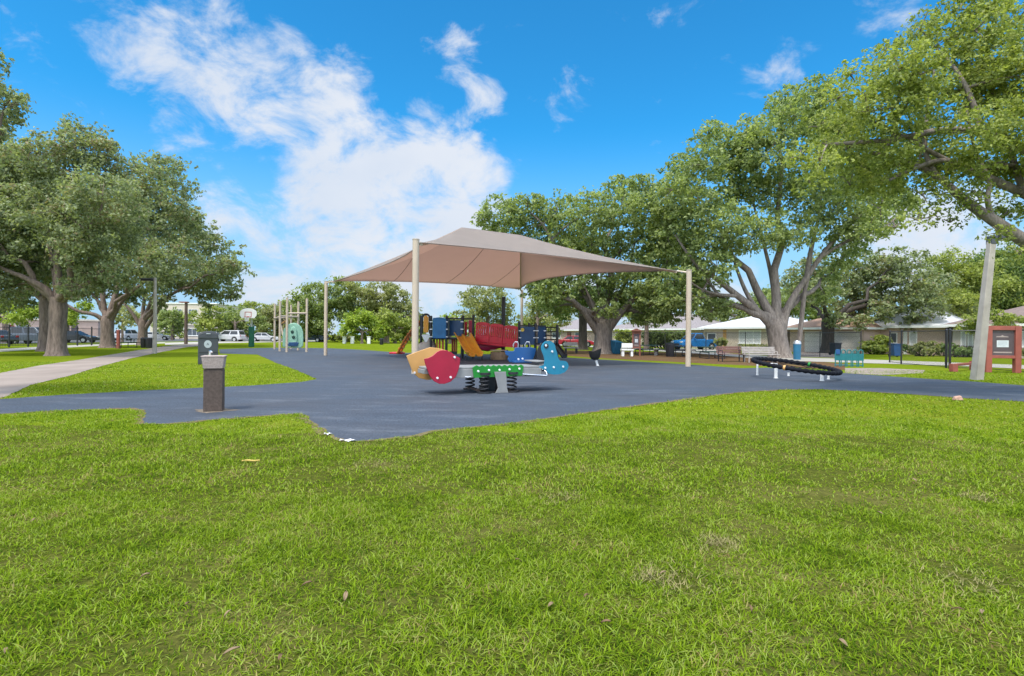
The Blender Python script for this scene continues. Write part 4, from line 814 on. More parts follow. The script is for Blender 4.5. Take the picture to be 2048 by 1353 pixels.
# beige climbing boulder under the left deck
g_ = GX(852, 33) - S0
vv = []; ff = []; n = 20; lv = [(1.0, 0), (1.02, .15), (.95, .5), (.82, .75), (.5, .93), (.05, 1.0)]
for (k, z) in lv:
    for j in range(n):
        a = 2 * math.pi * j / n; w_ = k * (1 + .05 * math.sin(3 * a + z * 4) + .04 * math.sin(5 * a)); vv.append((g_.x + .68 * w_ * math.cos(a), g_.y + .4 * w_ * math.sin(a), 1.05 * z + .12 * math.cos(a) * z))
for i in range(len(lv) - 1):
    for j in range(n): ff.append((i * n + j, i * n + (j + 1) % n, (i + 1) * n + (j + 1) % n, (i + 1) * n + j))
MB().add(vv, ff).build('climbing_boulder', mat('boulder', (.50, .43, .36), .8, .15, 4, .3, 20), ps, ang=70)
# slatted red wall below the deck
for i, px in enumerate((872, 877.5, 884, 890, 903, 907, 911)):
    panel('slat', M['red2'] if i % 3 else M['orange2'], px, px + 3.4, 679, 706, 32.6 if px < 900 else 33.2, th=.04, bevel=.006)
panel('slat_rail', M['black'], 868, 914, 703, 709, 32.4, th=.05); panel('slat_rail', M['black'], 862, 914, 675.5, 679, 32.2, th=.06)
# climber: two orange stringers with steps leaning up to the deck, red footing
c_lo, c_hi = G(797, 708) - S0, L_(842, 644, 34.5)
for s_ in (-.36, .36):
    q = [c_lo.lerp(c_hi, t) + V3(0, s_ * 1.2, .22 * math.sin(math.pi * t)) for t in [i / 8 for i in range(9)]]
    MB().tube(q, .085, 8).build('stringer', M['orange2'], ps)
for i in range(10):
    p = c_lo.lerp(c_hi, (i + .5) / 10) + V3(0, 0, .22 * math.sin(math.pi * (i + .5) / 10)); MB().box(p, (.30, .9, .10), Matrix.Rotation(R(-12), 3, 'Y')).build('step', M['orange2' if i % 2 else 'orange'], ps, bevel=.02)
MB().box(c_lo + V3(-.1, 0, .06), (.9, 1.1, .12)).build('footing', M['red2'], ps, bevel=.03)
MB().box(L_(831, 705, 33.5) * 1.0, (.35, .35, .2)).build('red_block', M['red2'], ps, bevel=.05)
# double slide
st, sb = [L_(908, 672, 31.8), L_(942, 671, 31.9)], [L_(936, 719.5, 28.6), L_(968, 716.5, 29.4)]
st = [V3(p.x, p.y, 1.28) for p in st]; sb = [V3(p.x, p.y, .16) for p in sb]
sd_pts = []
for t in [i / 14 for i in range(15)]:
    a = st[0].lerp(sb[0], t); b_ = st[1].lerp(sb[1], t); z = 1.28 + (.16 - 1.28) * (t ** 1.0) - .16 * math.sin(math.pi * t) * t + (.0 if t < .86 else (t - .86) * .55); a.z = b_.z = z; sd_pts.append((a, b_))
prf = [(0, .20), (.025, .22), (.06, .19), (.09, .04), (.16, .0), (.40, .0), (.455, .035), (.48, .13), (.52, .13), (.545, .035), (.60, .0), (.84, .0), (.91, .04), (.94, .19), (.975, .22), (1, .20)]
vv = []; ff = []
for a, b_ in sd_pts:
    for u, h in prf: vv.append(a.lerp(b_, u) + V3(0, 0, h))
k = len(prf)
for i in range(len(sd_pts) - 1):
    for j in range(k - 1): ff.append((i * k + j, i * k + j + 1, (i + 1) * k + j + 1, (i + 1) * k + j))
sl_ = MB().add(vv, ff).build('double_slide', M['orange'], ps, ang=50)
md = sl_.modifiers.new('solid', 'SOLIDIFY'); md.thickness = .03
for j in (0, 1):
    f_ = sd_pts[12][j]; MB().cyl((f_.x, f_.y, 0), .04, f_.z, 10).build('slide_leg', M['black'], ps)
# red bridge sloping down to the right: three arched barriers each side of a deck
def barrier(px0, px1, yt0, yt1, yb0, yb1, d0, d1, m):
    a, b_ = L_(px0, yb0, d0), L_(px1, yb1, d1); ta = L_(px0, yt0, d0); tb = L_(px1, yt1, d1); ax = b_ - a; W = ax.length; h = ((ta - a).length + (tb - b_).length) / 2; az = V3(0, 0, 1); ax = ax.normalized(); az = (az - ax * az.dot(ax)).normalized()
    o_ = MB(); th = .05
    o_.prism([(0, 0), (W, 0), (W, .30 * h), (0, .30 * h)], a, ax, az, th)
    top = [(0, .84 * h), (W, .84 * h)] + [(W * (.5 + .5 * math.cos(R(t))), h * (.90 + .10 * math.sin(R(t)))) for t in range(0, 181, 20)]
    o_.prism(top, a, ax, az, th); n_ = 7
    for i in range(n_):
        x0 = W * (i + .0) / n_; wv = W / n_ * (.80 if i in (0, n_ - 1) else .66); x0 = 0 if i == 0 else (W - wv if i == n_ - 1 else W * (i + .5) / n_ - wv / 2)
        o_.prism([(x0, .30 * h), (x0 + wv, .30 * h), (x0 + wv, .84 * h), (x0, .84 * h)], a, ax, az, th - .004)
    return o_.build('bridge_barrier', m, ps)
X = [950, 978, 1005, 1036.5]; T = [643, 646, 649.5, 653.5]; Bm = [683, 685.5, 688.5, 692.5]; Dp = [31.6, 31.1, 30.6, 30.0]
for i in range(3): barrier(X[i] + .6, X[i + 1] - .6, T[i], T[i + 1], Bm[i], Bm[i + 1], Dp[i], Dp[i + 1], M['red2'])
for i in range(3): barrier(X[i] + .6, X[i + 1] - .6, T[i] + 1, T[i + 1] + 1, Bm[i] - 3, Bm[i + 1] - 3, Dp[i] + 1.3, Dp[i + 1] + 1.3, M['red2'])
a, b_ = L_(950, 684, 31.6), L_(1037, 693, 30.0)
MB().add([a, b_, b_ + V3(0, 1.3, 0), a + V3(0, 1.3, 0), a - V3(0, 0, .1), b_ - V3(0, 0, .1), b_ + V3(0, 1.3, -.1), a + V3(0, 1.3, -.1)], [(0, 1, 2, 3), (7, 6, 5, 4), (4, 5, 1, 0), (5, 6, 2, 1), (6, 7, 3, 2), (7, 4, 0, 3)]).build('bridge_deck', M['red2'], ps)
MB().tube([L_(953, 691, 32.5), L_(975, 694, 32.3), L_(992, 692, 32.0), L_(1012, 690, 31.8)], [.26, .28, .20, .12], 14).build('crawl_tube', M['pink'], ps)
g_ = GX(999, 30.8) - S0
MB().lathe((g_.x, g_.y, 0), [(.46, 0), (.50, .06), (.50, .42), (.46, .46)], 20).build('drum_table', mat('drum_wood', (.30, .20, .12), .7, .3, 6), ps)
MB().lathe((g_.x, g_.y, .5), [(.50, 0), (.52, .03), (.48, .06)], 20).build('drum_top', M['beige'], ps)
panel('base_plinth', M['black'], 985, 1020, 712, 717, 31.0)
# right-hand navy panels, railing and yellow dial
np_ = panel('navy_panel', M['navy'], 1040, 1069, 653.5, 690, 29.9, th=.06)
panel('navy_panel', M['navy'], 1075, 1090, 653.5, 689, 30.1, 30.6, th=.06)
dl = MB().cyl((0, 0, 0), .10, .03, 20).build('yellow_dial', mat('yellow_plastic', (.7, .5, .05), .4), ps); dl.matrix_local = Matrix.Translation(L_(1045, 660, 29.82)) @ Matrix.Rotation(R(90), 4, 'X')
panel('dark_top_rail', M['black'], 1038, 1092, 650.5, 653, 30.0, 30.3)
for y in (655, 663, 671, 679): MB().tube([L_(1090, y, 30.6), L_(1114, y + 1, 30.4)], .03, 8).build('rail', M['black'], ps)
MB().tube([L_(1102, 655, 30.5), L_(1102, 692, 30.5)], .025, 8).build('rail', M['black'], ps)
for px in (1040, 1069, 1075, 1090):
    for py in (662, 676): MB().box(L_(px, py, 29.85), (.13, .04, .05)).build('clamp', M['steel'], ps)
for px in (1046, 1058): panel('under_post', M['black'], px, px + 3, 690, 716, 30.2, th=.08)
# black curved slide behind the bird
q = [L_(1104, 688, 30.5), L_(1112, 695, 29.8), L_(1120, 706, 29.2), L_(1129, 717, 28.8)]
b = MB(); vv = []; ff = []
for i, p in enumerate(q):
    for u, h in ((-.32, .18), (-.25, .02), (.25, .02), (.32, .18)): vv.append(p + V3(u * .6, u, h))
for i in range(3):
    for j in range(3): ff.append((i * 4 + j, i * 4 + j + 1, i * 4 + 5 + j, i * 4 + 4 + j))
x = b.add(vv, ff).build('black_slide', M['black'], ps); x.modifiers.new('solid', 'SOLIDIFY').thickness = .04

# ------------------------------------------------------------------ beige climbing tower
C0 = GX(582, 43)
ct = thing('climbing_tower', 'six beige posts with crossbars round a mint green bubble panel', 'climber', C0)
tp = {}
for i, (px, pyb, pyt) in enumerate(((549, 699, 608), (559.5, 703, 602.5), (573.5, 705, 595.5), (596, 701, 603.5), (613, 704.5, 597.5), (581.5, 698.5, 610))):
    g_ = G(px, pyb); t_ = D(px + .8, pyt, g_.y); MB().cyl(g_ - C0, .085, t_.z, 12).build('post', M['beige'], ct); tp[i] = (g_, t_)
def bar(i, j, py, pyj=None):
    a = D(tp[i][1].x * 0 + [549, 559.5, 573.5, 596, 613, 581.5][i], py, tp[i][0].y) - C0; b_ = D([549, 559.5, 573.5, 596, 613, 581.5][j], pyj or py, tp[j][0].y) - C0
    MB().tube([a, b_], .07, 10).build('crossbar', M['beige'], ct)
bar(2, 4, 627); bar(0, 1, 637, 634.5); bar(1, 3, 633, 634); bar(5, 3, 634, 634); bar(0, 5, 637, 635)
bell = [(-1, 0), (-.72, -.02), (.75, -.05), (1, 0.05), (1.0, .35), (.97, .62), (.78, .84), (.45, .95), (.12, 1.0), (-.25, .97), (-.62, .88), (-.9, .72), (-.98, .45)]
mw = D(586, 670, 42.5) - C0; hw = 20 * 42.5 / 1100; hh = 48 * 42.5 / 1100; z0 = (D(586, 694, 42.5)).z
MB().prism([(x * hw, y * hh) for x, y in bell], (mw.x, mw.y, z0), (1, .12, 0), (0, 0, 1), .10).build('bubble_panel', M['mint'], ct, bevel=.04)
MB().prism([(x * hw * .36, y * hh * .8) for x, y in bell], (mw.x + .08, mw.y - .12, z0 + .1), (1, .12, 0), (0, 0, 1), .14).build('relief', M['mint'], ct, bevel=.06)
for dx, dz in ((.02, .62), (.12, .40)):
    MB().lathe((0, 0, 0), [(.13, 0), (.12, .03), (.05, .05)], 14).build('hand_hole', M['dgreen'], ct).matrix_local = Matrix.Translation((mw.x + dx, mw.y - .2, z0 + hh * dz)) @ Matrix.Rotation(R(90), 4, 'X')
MB().prism([(-.5, 0), (.28, 0), (.42, .25), (.25, .32), (-.35, .28)], (mw.x + .15, mw.y - .24, z0 + .06), (1, 0, 0), (0, 0, 1), .06).build('step_pocket', M['navy'], ct, bevel=.02)
MB().prism([(-.4, 0), (.1, 0), (.1, .5), (-.3, .55)], (mw.x - .5, mw.y + .2, z0 + .02), (1, 0, 0), (0, 0, 1), .1).build('step_pocket', M['dgreen'], ct, bevel=.02)
MB().tube([D(562, 648, 43) - C0, D(568, 645, 42.6) - C0, D(574, 642, 42.2) - C0], .07, 8).build('grab_rail', M['tanorange'], ct)
MB().tube([D(562, 650, 43) - C0, D(566, 672, 42.8) - C0], .06, 8).build('grab_rail', M['beige'], ct)

# ------------------------------------------------------------------ basketball hoop
H0 = GX(503, 54)
hp = thing('basketball_hoop', 'basketball hoop with white fan-shaped backboard on a green padded pole', 'basketball hoop', H0)
zb = D(504.5, 628.5, 54).z
MB().box((0, 0, 1.0), (.42, .42, 2.0)).build('pole_pad', M['green'], hp, bevel=.05)
M['padg'] = mat('pad_green', (.006, .10, .055), .6, .2, 3); hp.children[0].data.materials[0] = M['padg']
MB().tube([(0, 0, 1.9), (0, 0, zb - .7), (.0, -.25, zb - .25), (.04, -.75, zb - .05)], [.09, .09, .08, .06], 12).build('pole', M['steel'], hp)
fan = [(-.62, -.42), (.62, -.42), (.80, -.16), (.82, .05)] + [(.82 * math.cos(R(a)), .08 + .45 * math.sin(R(a))) for a in range(10, 171, 16)] + [(-.82, .05), (-.80, -.16)]
bb = MB().prism(fan, (.05, -.80, zb), (1, 0, 0), (0, 0, 1), .05).build('backboard', M['white'], hp)
M['hoopred'] = mat('hoop_red', (.45, .05, .03), .5)
sq = MB()
for (x0, x1, y0, y1) in ((-.33, .33, .12, .18), (-.33, .33, -.34, -.28), (-.33, -.27, -.28, .12), (.27, .33, -.28, .12)): sq.box((.05 + (x0 + x1) / 2, -.829, zb + (y0 + y1) / 2), (x1 - x0, .006, y1 - y0))
sq.build('target_square', M['hoopred'], bb)
MB().tube([(.05 + .23 * math.cos(2 * math.pi * i / 20), -1.09 + .23 * math.sin(2 * math.pi * i / 20), zb - .32) for i in range(20)], .022, 6, closed=True).box((.05, -.85, zb - .32), (.16, .06, .12)).build('rim', M['hoopred'], hp)
nt_ = MB()
for i in range(10):
    a = 2 * math.pi * i / 10; nt_.tube([(.05 + .23 * math.cos(a), -1.09 + .23 * math.sin(a), zb - .33), (.05 + .13 * math.cos(a + .5), -1.09 + .13 * math.sin(a + .5), zb - .75)], .012, 4); nt_.tube([(.05 + .23 * math.cos(a), -1.09 + .23 * math.sin(a), zb - .33), (.05 + .13 * math.cos(a - .5), -1.09 + .13 * math.sin(a - .5), zb - .75)], .012, 4)
nt_.build('net', M['white'], hp)
# ------------------------------------------------------------------ lamp posts and poles
def up(px, pyb, pyt, base=None):
    g_ = base or G(px, pyb); return g_, D(px, pyt, g_.y).z
g_, h_ = up(1953, 760, 474)
lp = thing('light_pole', 'leaning square concrete light pole with a dark box lamp in front of the red-brown sign', 'light pole', g_)
top = D(1984, 474, g_.y + .1) - g_
b = MB(); ra, rb = .14, .095
b.add([(-ra, -ra, -.05), (ra, -ra, -.05), (ra, ra, -.05), (-ra, ra, -.05)] + [(top.x + sx * rb, top.y + sy * rb, top.z) for sx, sy in ((-1, -1), (1, -1), (1, 1), (-1, 1))], [(3, 2, 1, 0), (4, 5, 6, 7), (0, 1, 5, 4), (1, 2, 6, 5), (2, 3, 7, 6), (3, 0, 4, 7)]).build('pole', M['pole'], lp, bevel=.02)
MB().box(top + V3(0, 0, -.12), (.23, .23, .28)).build('collar', M['bin_grey'], lp, bevel=.01)
lh = MB().box(top + V3(.42, 0, -.02), (.52, .36, .17)).build('lamp_head', M['bin_grey'], lp, bevel=.03)
MB().box(top + V3(.42, 0, -.112), (.42, .28, .012)).build('lamp_lens', M['lens'], lh)
g_, h_ = up(309, 707.5, 556)
lp = thing('light_pole', 'slim concrete light pole with a dark arm lamp beside the footpath', 'light pole', g_)
MB().tube([(0, 0, -.05), (.02, 0, h_ * .5), (.0, 0, h_)], [.13, .11, .085], 12).build('pole', M['pole'], lp)
lh = MB().box((-.55, 0, h_ - .12), (.95, .34, .17)).build('lamp_head', M['black'], lp, bevel=.03)
MB().box((-.62, 0, h_ - .21), (.6, .26, .012)).build('lamp_lens', M['lens'], lh)
g_ = GX(372, 64); h_ = D(372, 606, 64).z
lp = thing('wooden_pole', 'brown wooden pole with a small flat cap on the far lawn left of the bin', 'pole', g_)
MB().tube([(0, 0, 0), (0, 0, h_)], [.2, .16], 12).build('pole', M['oldpine'], lp); MB().box((-.25, 0, h_ + .06), (1.0, .5, .14)).build('cap', M['brown'], lp, bevel=.03)
g_ = GX(777, 86); h_ = D(777, 631, 86).z
lp = thing('light_pole', 'pale short light pole on the far lawn between the canopy posts', 'light pole', g_)
MB().tube([(0, 0, 0), (0, 0, h_)], [.16, .11], 12).build('pole', M['beige'], lp); MB().box((.0, 0, h_ + .05), (.35, .3, .16)).build('lamp_head', M['pole'], lp, bevel=.03)
# ------------------------------------------------------------------ kiosk signs
def kiosk(label, pxl, pxr, pyt, pyb, rz=0, roof=False, paper=True, k=M['kiosk']):
    a, b_ = G(pxl, pyb), G(pxr, pyb); c = (a + b_) / 2; W = (b_ - a).length; H = D(pxl, pyt, c.y).z
    t = thing('notice_board', label, 'notice board', c, rz)
    pw = W * .17
    for s_ in (-1, 1): MB().box((s_ * (W / 2 - pw / 2), 0, H / 2), (pw, pw, H)).build('post', k, t, bevel=.008)
    MB().box((0, 0, H - .09), (W - 2 * pw, pw * .8, .18)).build('top_rail', k, t, bevel=.006)
    zb = H * .37; MB().box((0, 0, zb - .06), (W - 2 * pw, pw * .8, .12)).build('bottom_rail', k, t, bevel=.006)
    z1 = H - .18
    bd_ = MB().box((0, .01, (zb + z1) / 2), (W - 2 * pw, .05, z1 - zb)).build('board', M['board'], t)
    if paper:
        pp = MB().box((.0, -.019, zb + (z1 - zb) * .46), (W * .34, .006, (z1 - zb) * .27)).build('paper_notice', M['paper'], bd_)
        ln = MB()
        for i in range(5): ln.box((0, -.0235, zb + (z1 - zb) * (.555 - i * .045)), (W * (.26 if i != 4 else .16), .002, .012))
        ln.build('text_lines', M['ink'], pp)
        MB().prism([(-.18 * W, 0), (.18 * W, 0), (.17 * W, .03), (.05 * W, .05), (0, .09), (-.04 * W, .05), (-.16 * W, .035)], (-.02, -.019, zb + (z1 - zb) * .72), (1, 0, 0), (0, 0, 1), .006).build('emblem', M['fountain_top'], bd_)
        MB().box((0, -.019, zb + (z1 - zb) * .12), (W * .52, .006, .055)).build('text_strip', M['fountain_top'], bd_)
    if roof: MB().prism([(-W * .62, 0), (W * .62, 0), (W * .5, .10), (0, .2), (-W * .5, .10)], (0, 0, H), (1, 0, 0), (0, 0, 1), .4).build('roof', k, t, bevel=.01)
    return t
kiosk('red-brown framed notice board with white paper at the right edge', 1978, 2030, 652, 746, R(-12))
kt = kiosk('small orange-brown notice board between white table and dark picnic tables', 1264.5, 1280, 663, 712, R(-6), roof=True, k=M['brown'])
# low barrier
a_, b_ = G(1907, 744), G(1946, 740)
t = thing('low_barrier', 'low red-brown wooden barrier beside the leaning light pole', 'barrier', a_)
MB().box((0, 0, .17), (.22, .22, .34)).build('post', M['kiosk'], t, bevel=.01); MB().box((b_ - a_) + V3(0, 0, .2), (.2, .2, .4)).build('post', M['kiosk'], t, bevel=.01)
d_ = b_ - a_; MB().box(d_ / 2 + V3(0, 0, .29), (d_.length - .2, .12, .10), Matrix.Rotation(math.atan2(d_.y, d_.x), 3, 'Z')).build('rail', M['kiosk'], t, bevel=.008)

# ------------------------------------------------------------------ tables and benches
def picnic(label, px, pyb, rz, m, L=1.8, base=None, sc=1.0):
    t = thing('picnic_table', label, 'picnic table', base or G(px, pyb), rz, 'picnic tables under the trees')
    MB().box((0, 0, .74), (L, .75, .06)).build('table_top', M[m], t, bevel=.01)
    for s_ in (-1, 1):
        MB().box((0, s_ * .70, .44), (L, .27, .05)).build('bench_seat', M[m], t, bevel=.01)
    for s_ in (-1, 1):
        x = s_ * L * .32; f = MB()
        f.tube([(x, -.72, 0), (x, -.70, .41)], .03, 8).tube([(x, .72, 0), (x, .70, .41)], .03, 8).tube([(x, -.70, .40), (x, .70, .40)], .025, 8).tube([(x, -.25, .40), (x, -.25, .71)], .03, 8).tube([(x, .25, .40), (x, .25, .71)], .03, 8).tube([(x, -.72, .012), (x, .72, .012)], .03, 8)
        f.build('leg_frame', M['black'], t)
    t.scale = (sc,) * 3; return t
picnic('dark green picnic table right of the small orange-brown notice board', 1293, 711, R(10), 'dgreen')
picnic('dark picnic table in front of the blue pickup, left of the canopy post', 1358, 713, R(8), 'black')
picnic('dark picnic table between the canopy post and the brown bench', 1424, 717.5, R(4), 'dgreen', 1.6)
picnic('long green picnic table under the oaks behind the tall red-brown post', 249, 695.5, R(8), 'dgreen', 2.0)
def bench(label, px, pyb, rz, m, W, legs='black', slats=5):
    t = thing('park_bench', label, 'bench', G(px, pyb), rz)
    s_ = MB()
    for i in range(4): s_.box((0, -.22 + .14 * i, .44), (W, .12, .04))
    s_.build('seat', M[m], t, bevel=.006); s_ = MB()
    for i in range(3): s_.box((0, .30 + .03 * i, .55 + .13 * i), (W, .035, .115))
    s_.build('backrest', M[m], t, bevel=.006)
    for x in (-W * .42, W * .42):
        MB().tube([(x, -.24, 0), (x, -.24, .42)], .032, 8).tube([(x, .26, 0), (x, .27, .42), (x, .38, .86)], .032, 8).tube([(x, -.24, .41), (x, .27, .41)], .03, 8).tube([(x, -.24, .42), (x, -.22, .62), (x, .32, .64)], .022, 8).build('leg', M[legs], t)
    return t
M['benchwood'] = mat('weathered_brown', (.20, .10, .085), .7, .25, 6); M['benchgrey'] = mat('weathered_grey', (.40, .36, .33), .8, .2, 6)
bench('brown slatted park bench left of the tilted black ring', 1462, 724, R(4), 'benchwood', 1.45)
bench('pale grey slatted bench behind the tilted black ring', 1522, 725.5, R(3), 'benchgrey', 1.9, 'benchgrey')
def slabbench(label, px, pyb, W, H, D_, m, legm, rz=0):
    t = thing('concrete_bench', label, 'bench', G(px, pyb), rz)
    MB().box((0, 0, H - .05), (W, D_, .10)).build('seat', M[m], t, bevel=.015)
    for s_ in (-1, 1): MB().box((s_ * W * .36, 0, (H - .1) / 2), (.16, D_ * .8, H - .1)).build('leg', M[legm], t, bevel=.01)
    MB().box((0, .0, H + .26), (W * .9, .06, .3)).build('backrest', M[m], t, bevel=.01); return t
slabbench('grey slab bench with black legs in front of the red car', 1142, 706.5, 1.2, .48, .42, 'concrete', 'black')
t = slabbench('white table-like bench left of the small orange-brown notice board', 1254, 713, .85, .50, .5, 'white', 'white')
# round white stool between the picnic tables
t = thing('round_stool', 'round pale concrete stool between two dark picnic tables', 'stool', G(1312, 711.5)); MB().lathe((0, 0, 0), [(.16, 0), (.13, .08), (.13, .3), (.19, .36), (.19, .44), (.15, .46)], 18).build('stool_body', M['concrete'], t); MB().lathe((0, 0, .46), [(.21, 0), (.21, .04), (.17, .055)], 18).build('stool_seat', M['concrete'], t)
# bins
def barrel(name, label, px, pyb, r, h, m, lidm=None, dome=.18, depth=None):
    t = thing(name, label, 'trash can', G(px, pyb) if depth is None else GX(px, depth))
    MB().lathe((0, 0, 0), [(r * .9, 0), (r * .93, .04), (r, h * .96), (r * 1.05, h * .97), (r * 1.05, h)], 22).build('can', M[m], t)
    MB().lathe((0, 0, h), [(r * 1.06, 0), (r * 1.02, dome * .45), (r * .75, dome * .85), (r * .3, dome), (.01, dome)], 22).build('lid', M[lidm or m], t); return t
barrel('trash_can', 'tall blue trash can with grey domed lid right of the forked grey trunk', 1594, 720, .23, 1.0, 'bluebin', 'steel', .24)
barrel('trash_can', 'black trash can at the left end of the dark picnic table', 1340, 714, .30, .86, 'black', None, .12)
barrel('trash_can', 'left one of two black trash cans by the slim light pole', 289, 696, .30, .78, 'black', None, .12)
barrel('trash_can', 'right one of two black trash cans by the slim light pole', 299, 696.5, .30, .80, 'black', None, .1)
barrel('trash_can', 'small black bin on the far lawn left of the pale light pole', 763, 690, .26, .75, 'black', None, .1)
def cart(label, px, depth, m, rz, tilt=0):
    t = thing('wheeled_bin', label, 'wheeled bin', GX(px, depth), rz)
    bd_ = MB().box((0, 0, .52), (.52, .60, .88), taper=1.16).build('bin_body', M[m], t, bevel=.03)
    MB().box((0, -.02, 1.0), (.64, .76, .07)).tube([(-.24, .42, .98), (.24, .42, .98)], .025, 8).build('lid', M[m], t, bevel=.02)
    for s_ in (-1, 1): MB().tube([(s_ * .24, .27, .13), (s_ * .31, .27, .13)], .13, 14).build('wheel', M['rubber_k'], t)
    t.rotation_euler = (R(tilt), 0, rz); return t
cart('blue wheeled bin leaning beside the fluted grey trunk', 1230, 43, 'bluebin', R(25), 12)
cart('dark wheeled bin at the white garage door behind the dark trunk', 1671, 46, 'navybin', R(10))
cart('blue wheeled bin beside the round bush near the pink wall', 1791, 43, 'blue', R(-5))
# blue paddle-boat-like cover beside the trunk is left as the leaning bin; teal bike rack
g_ = G(1698, 734)
t = thing('bike_rack', 'teal hooped bike rack on the brown mulch left of the fence gate', 'bike rack', g_, R(-8))
W = 54 * g_.y / 1100; n = 5
M['tealrack'] = mat('teal_metal', (.012, .16, .18), .4, .1, 3)
for i in range(n):
    x = -W / 2 + W * (i + .5) / n; r = W / n * .36
    MB().tube([(x - r, 0, 0), (x - r, 0, .72)] + [(x + r * math.cos(R(180 - a)), 0, .72 + r * 1.1 * math.sin(R(a))) for a in range(20, 180, 20)] + [(x + r, 0, .72), (x + r, 0, 0)], .026, 8).build('hoop', M['tealrack'], t)
MB().box((0, 0, .47), (W, .03, .34)).build('panel', M['tealrack'], t, bevel=.008); MB().tube([(-W / 2, 0, .08), (W / 2, 0, .08)], .025, 8).build('rail', M['tealrack'], t)
MB().box((-W * .40, -.03, .72), (.2, .05, .24)).build('plate', M['blue'], t, bevel=.01)
# tall red-brown post near the oaks and little pillars
t = thing('wooden_post', 'tall red-brown wooden post beside the oak and green picnic table', 'post', G(236.5, 697.5)); MB().box((0, 0, .72), (.2, .2, 1.44), taper=.95).lathe((0, 0, 1.44), [(.13, 0), (.11, .03), (.02, .07)], 12).build('post_shaft', M['kiosk'], t, bevel=.01); MB().box((0, 0, .1), (.26, .26, .2)).build('post_foot', M['brown'], t, bevel=.01)
for i, (px, lab) in enumerate(((689, 'left one of three white gate pillars on the far lawn, below the lime tree'), (705, 'middle one of three white gate pillars on the far lawn, below the lime tree'), (790 - 72 + 20, 'right one of three white gate pillars on the far lawn, below the lime tree'))):
    t = thing('white_pillar', lab, 'pillar', GX(px, 79), group='white pillars on the far lawn'); MB().box((0, 0, .48), (.42, .42, .96)).build('shaft', M['white'], t, bevel=.02); MB().box((0, 0, 1.0), (.52, .52, .08)).build('cap', M['white'], t, bevel=.02)

# ------------------------------------------------------------------ fences
def chain_mat():
    m, t_, b_ = new_mat('chain_link'); b_.inputs['Base Color'].default_value = (.012, .012, .014, 1); b_.inputs['Roughness'].default_value = .5
    tcn = N(t_, 'ShaderNodeTexCoord'); sp = N(t_, 'ShaderNodeSeparateXYZ'); t_.links.new(tcn.outputs['UV'], sp.inputs[0])
    prev = None
    for sg in (1, -1):
        mu = N(t_, 'ShaderNodeMath', operation='MULTIPLY'); mu.inputs[1].default_value = sg; t_.links.new(sp.outputs['Y'], mu.inputs[0])
        ad_ = N(t_, 'ShaderNodeMath', operation='ADD'); t_.links.new(sp.outputs['X'], ad_.inputs[0]); t_.links.new(mu.outputs[0], ad_.inputs[1])
        fr = N(t_, 'ShaderNodeMath', operation='PINGPONG'); fr.inputs[1].default_value = .035; t_.links.new(ad_.outputs[0], fr.inputs[0])
        lt = N(t_, 'ShaderNodeMath', operation='LESS_THAN'); lt.inputs[1].default_value = .0042; t_.links.new(fr.outputs[0], lt.inputs[0])
        if prev is None: prev = lt
        else:
            mxm = N(t_, 'ShaderNodeMath', operation='MAXIMUM'); t_.links.new(prev.outputs[0], mxm.inputs[0]); t_.links.new(lt.outputs[0], mxm.inputs[1]); prev = mxm
    t_.links.new(prev.outputs[0], b_.inputs['Alpha']); return m
M['chain'] = chain_mat()
def link_panel(p, q, z0, z1, par, o_):
    me = bpy.data.meshes.new('mesh_panel'); L = (q - p).length
    me.from_pydata([p - o_ + V3(0, 0, z0), q - o_ + V3(0, 0, z0), q - o_ + V3(0, 0, z1), p - o_ + V3(0, 0, z1)], [], [(0, 1, 2, 3)])
    uv = me.uv_layers.new(name='UVMap'); uv.data.foreach_set('uv', [0, z0, L, z0, L, z1, 0, z1]); me.materials.append(M['chain'])
    o = bpy.data.objects.new('mesh_panel', me); col.objects.link(o); o.parent = par; return o
def chain_fence(label, pts, H=1.8, step=3.0, r=.03, bigposts=()):
    o_ = Vector(pts[0]); t = thing('chain_link_fence', label, 'fence', o_)
    P_ = []
    for i in range(len(pts) - 1):
        a, b2 = Vector(pts[i]), Vector(pts[i + 1]); k = max(1, round((b2 - a).length / step))
        P_ += [a.lerp(b2, j / k) for j in range(k)]
    P_.append(Vector(pts[-1]))
    for i, p in enumerate(P_):
        rr_ = .055 if any((p - Vector(b2)).length < .1 for b2 in bigposts) else r
        MB().cyl(p - o_, rr_, H + .04, 10).lathe(p - o_ + V3(0, 0, H + .04), [(rr_ * 1.2, 0), (rr_ * .9, .04), (.005, .06)], 10).build('post', M['black'], t)
    for i in range(len(P_) - 1):
        p, q = P_[i], P_[i + 1]
        MB().tube([p - o_ + V3(0, 0, H), q - o_ + V3(0, 0, H)], .024, 8).build('top_rail', M['black'], t)
        MB().tube([p - o_ + V3(0, 0, .06), q - o_ + V3(0, 0, .06)], .014, 6).build('bottom_rail', M['black'], t)
        link_panel(p, q, .06, H, t, o_)
    return t
q0 = G(1976, 740.5); q1 = GX(1900, 26.0); q2 = GX(1893, 26.6); q3 = GX(1803, 30.2); q4 = GX(1722, 36)
chain_fence('black chain-link fence standing before the far houses on the right', [q4, GX(1640, 41), GX(1491, 47), GX(1412, 50), GX(1260, 58), GX(1090, 68)], 1.8, 4.2)
chain_fence('short black chain-link fence between bush and double gate posts', [q3 + V3(.6, 1.8, 0), q3, q2], 1.8, 3.9, .04, [q2])
chain_fence('black chain-link fence behind the leaning light pole and notice board', [q1, q0, GX(2110, 21.5), GX(2300, 19)], 1.8, 3.5, .04, [q1, q0])
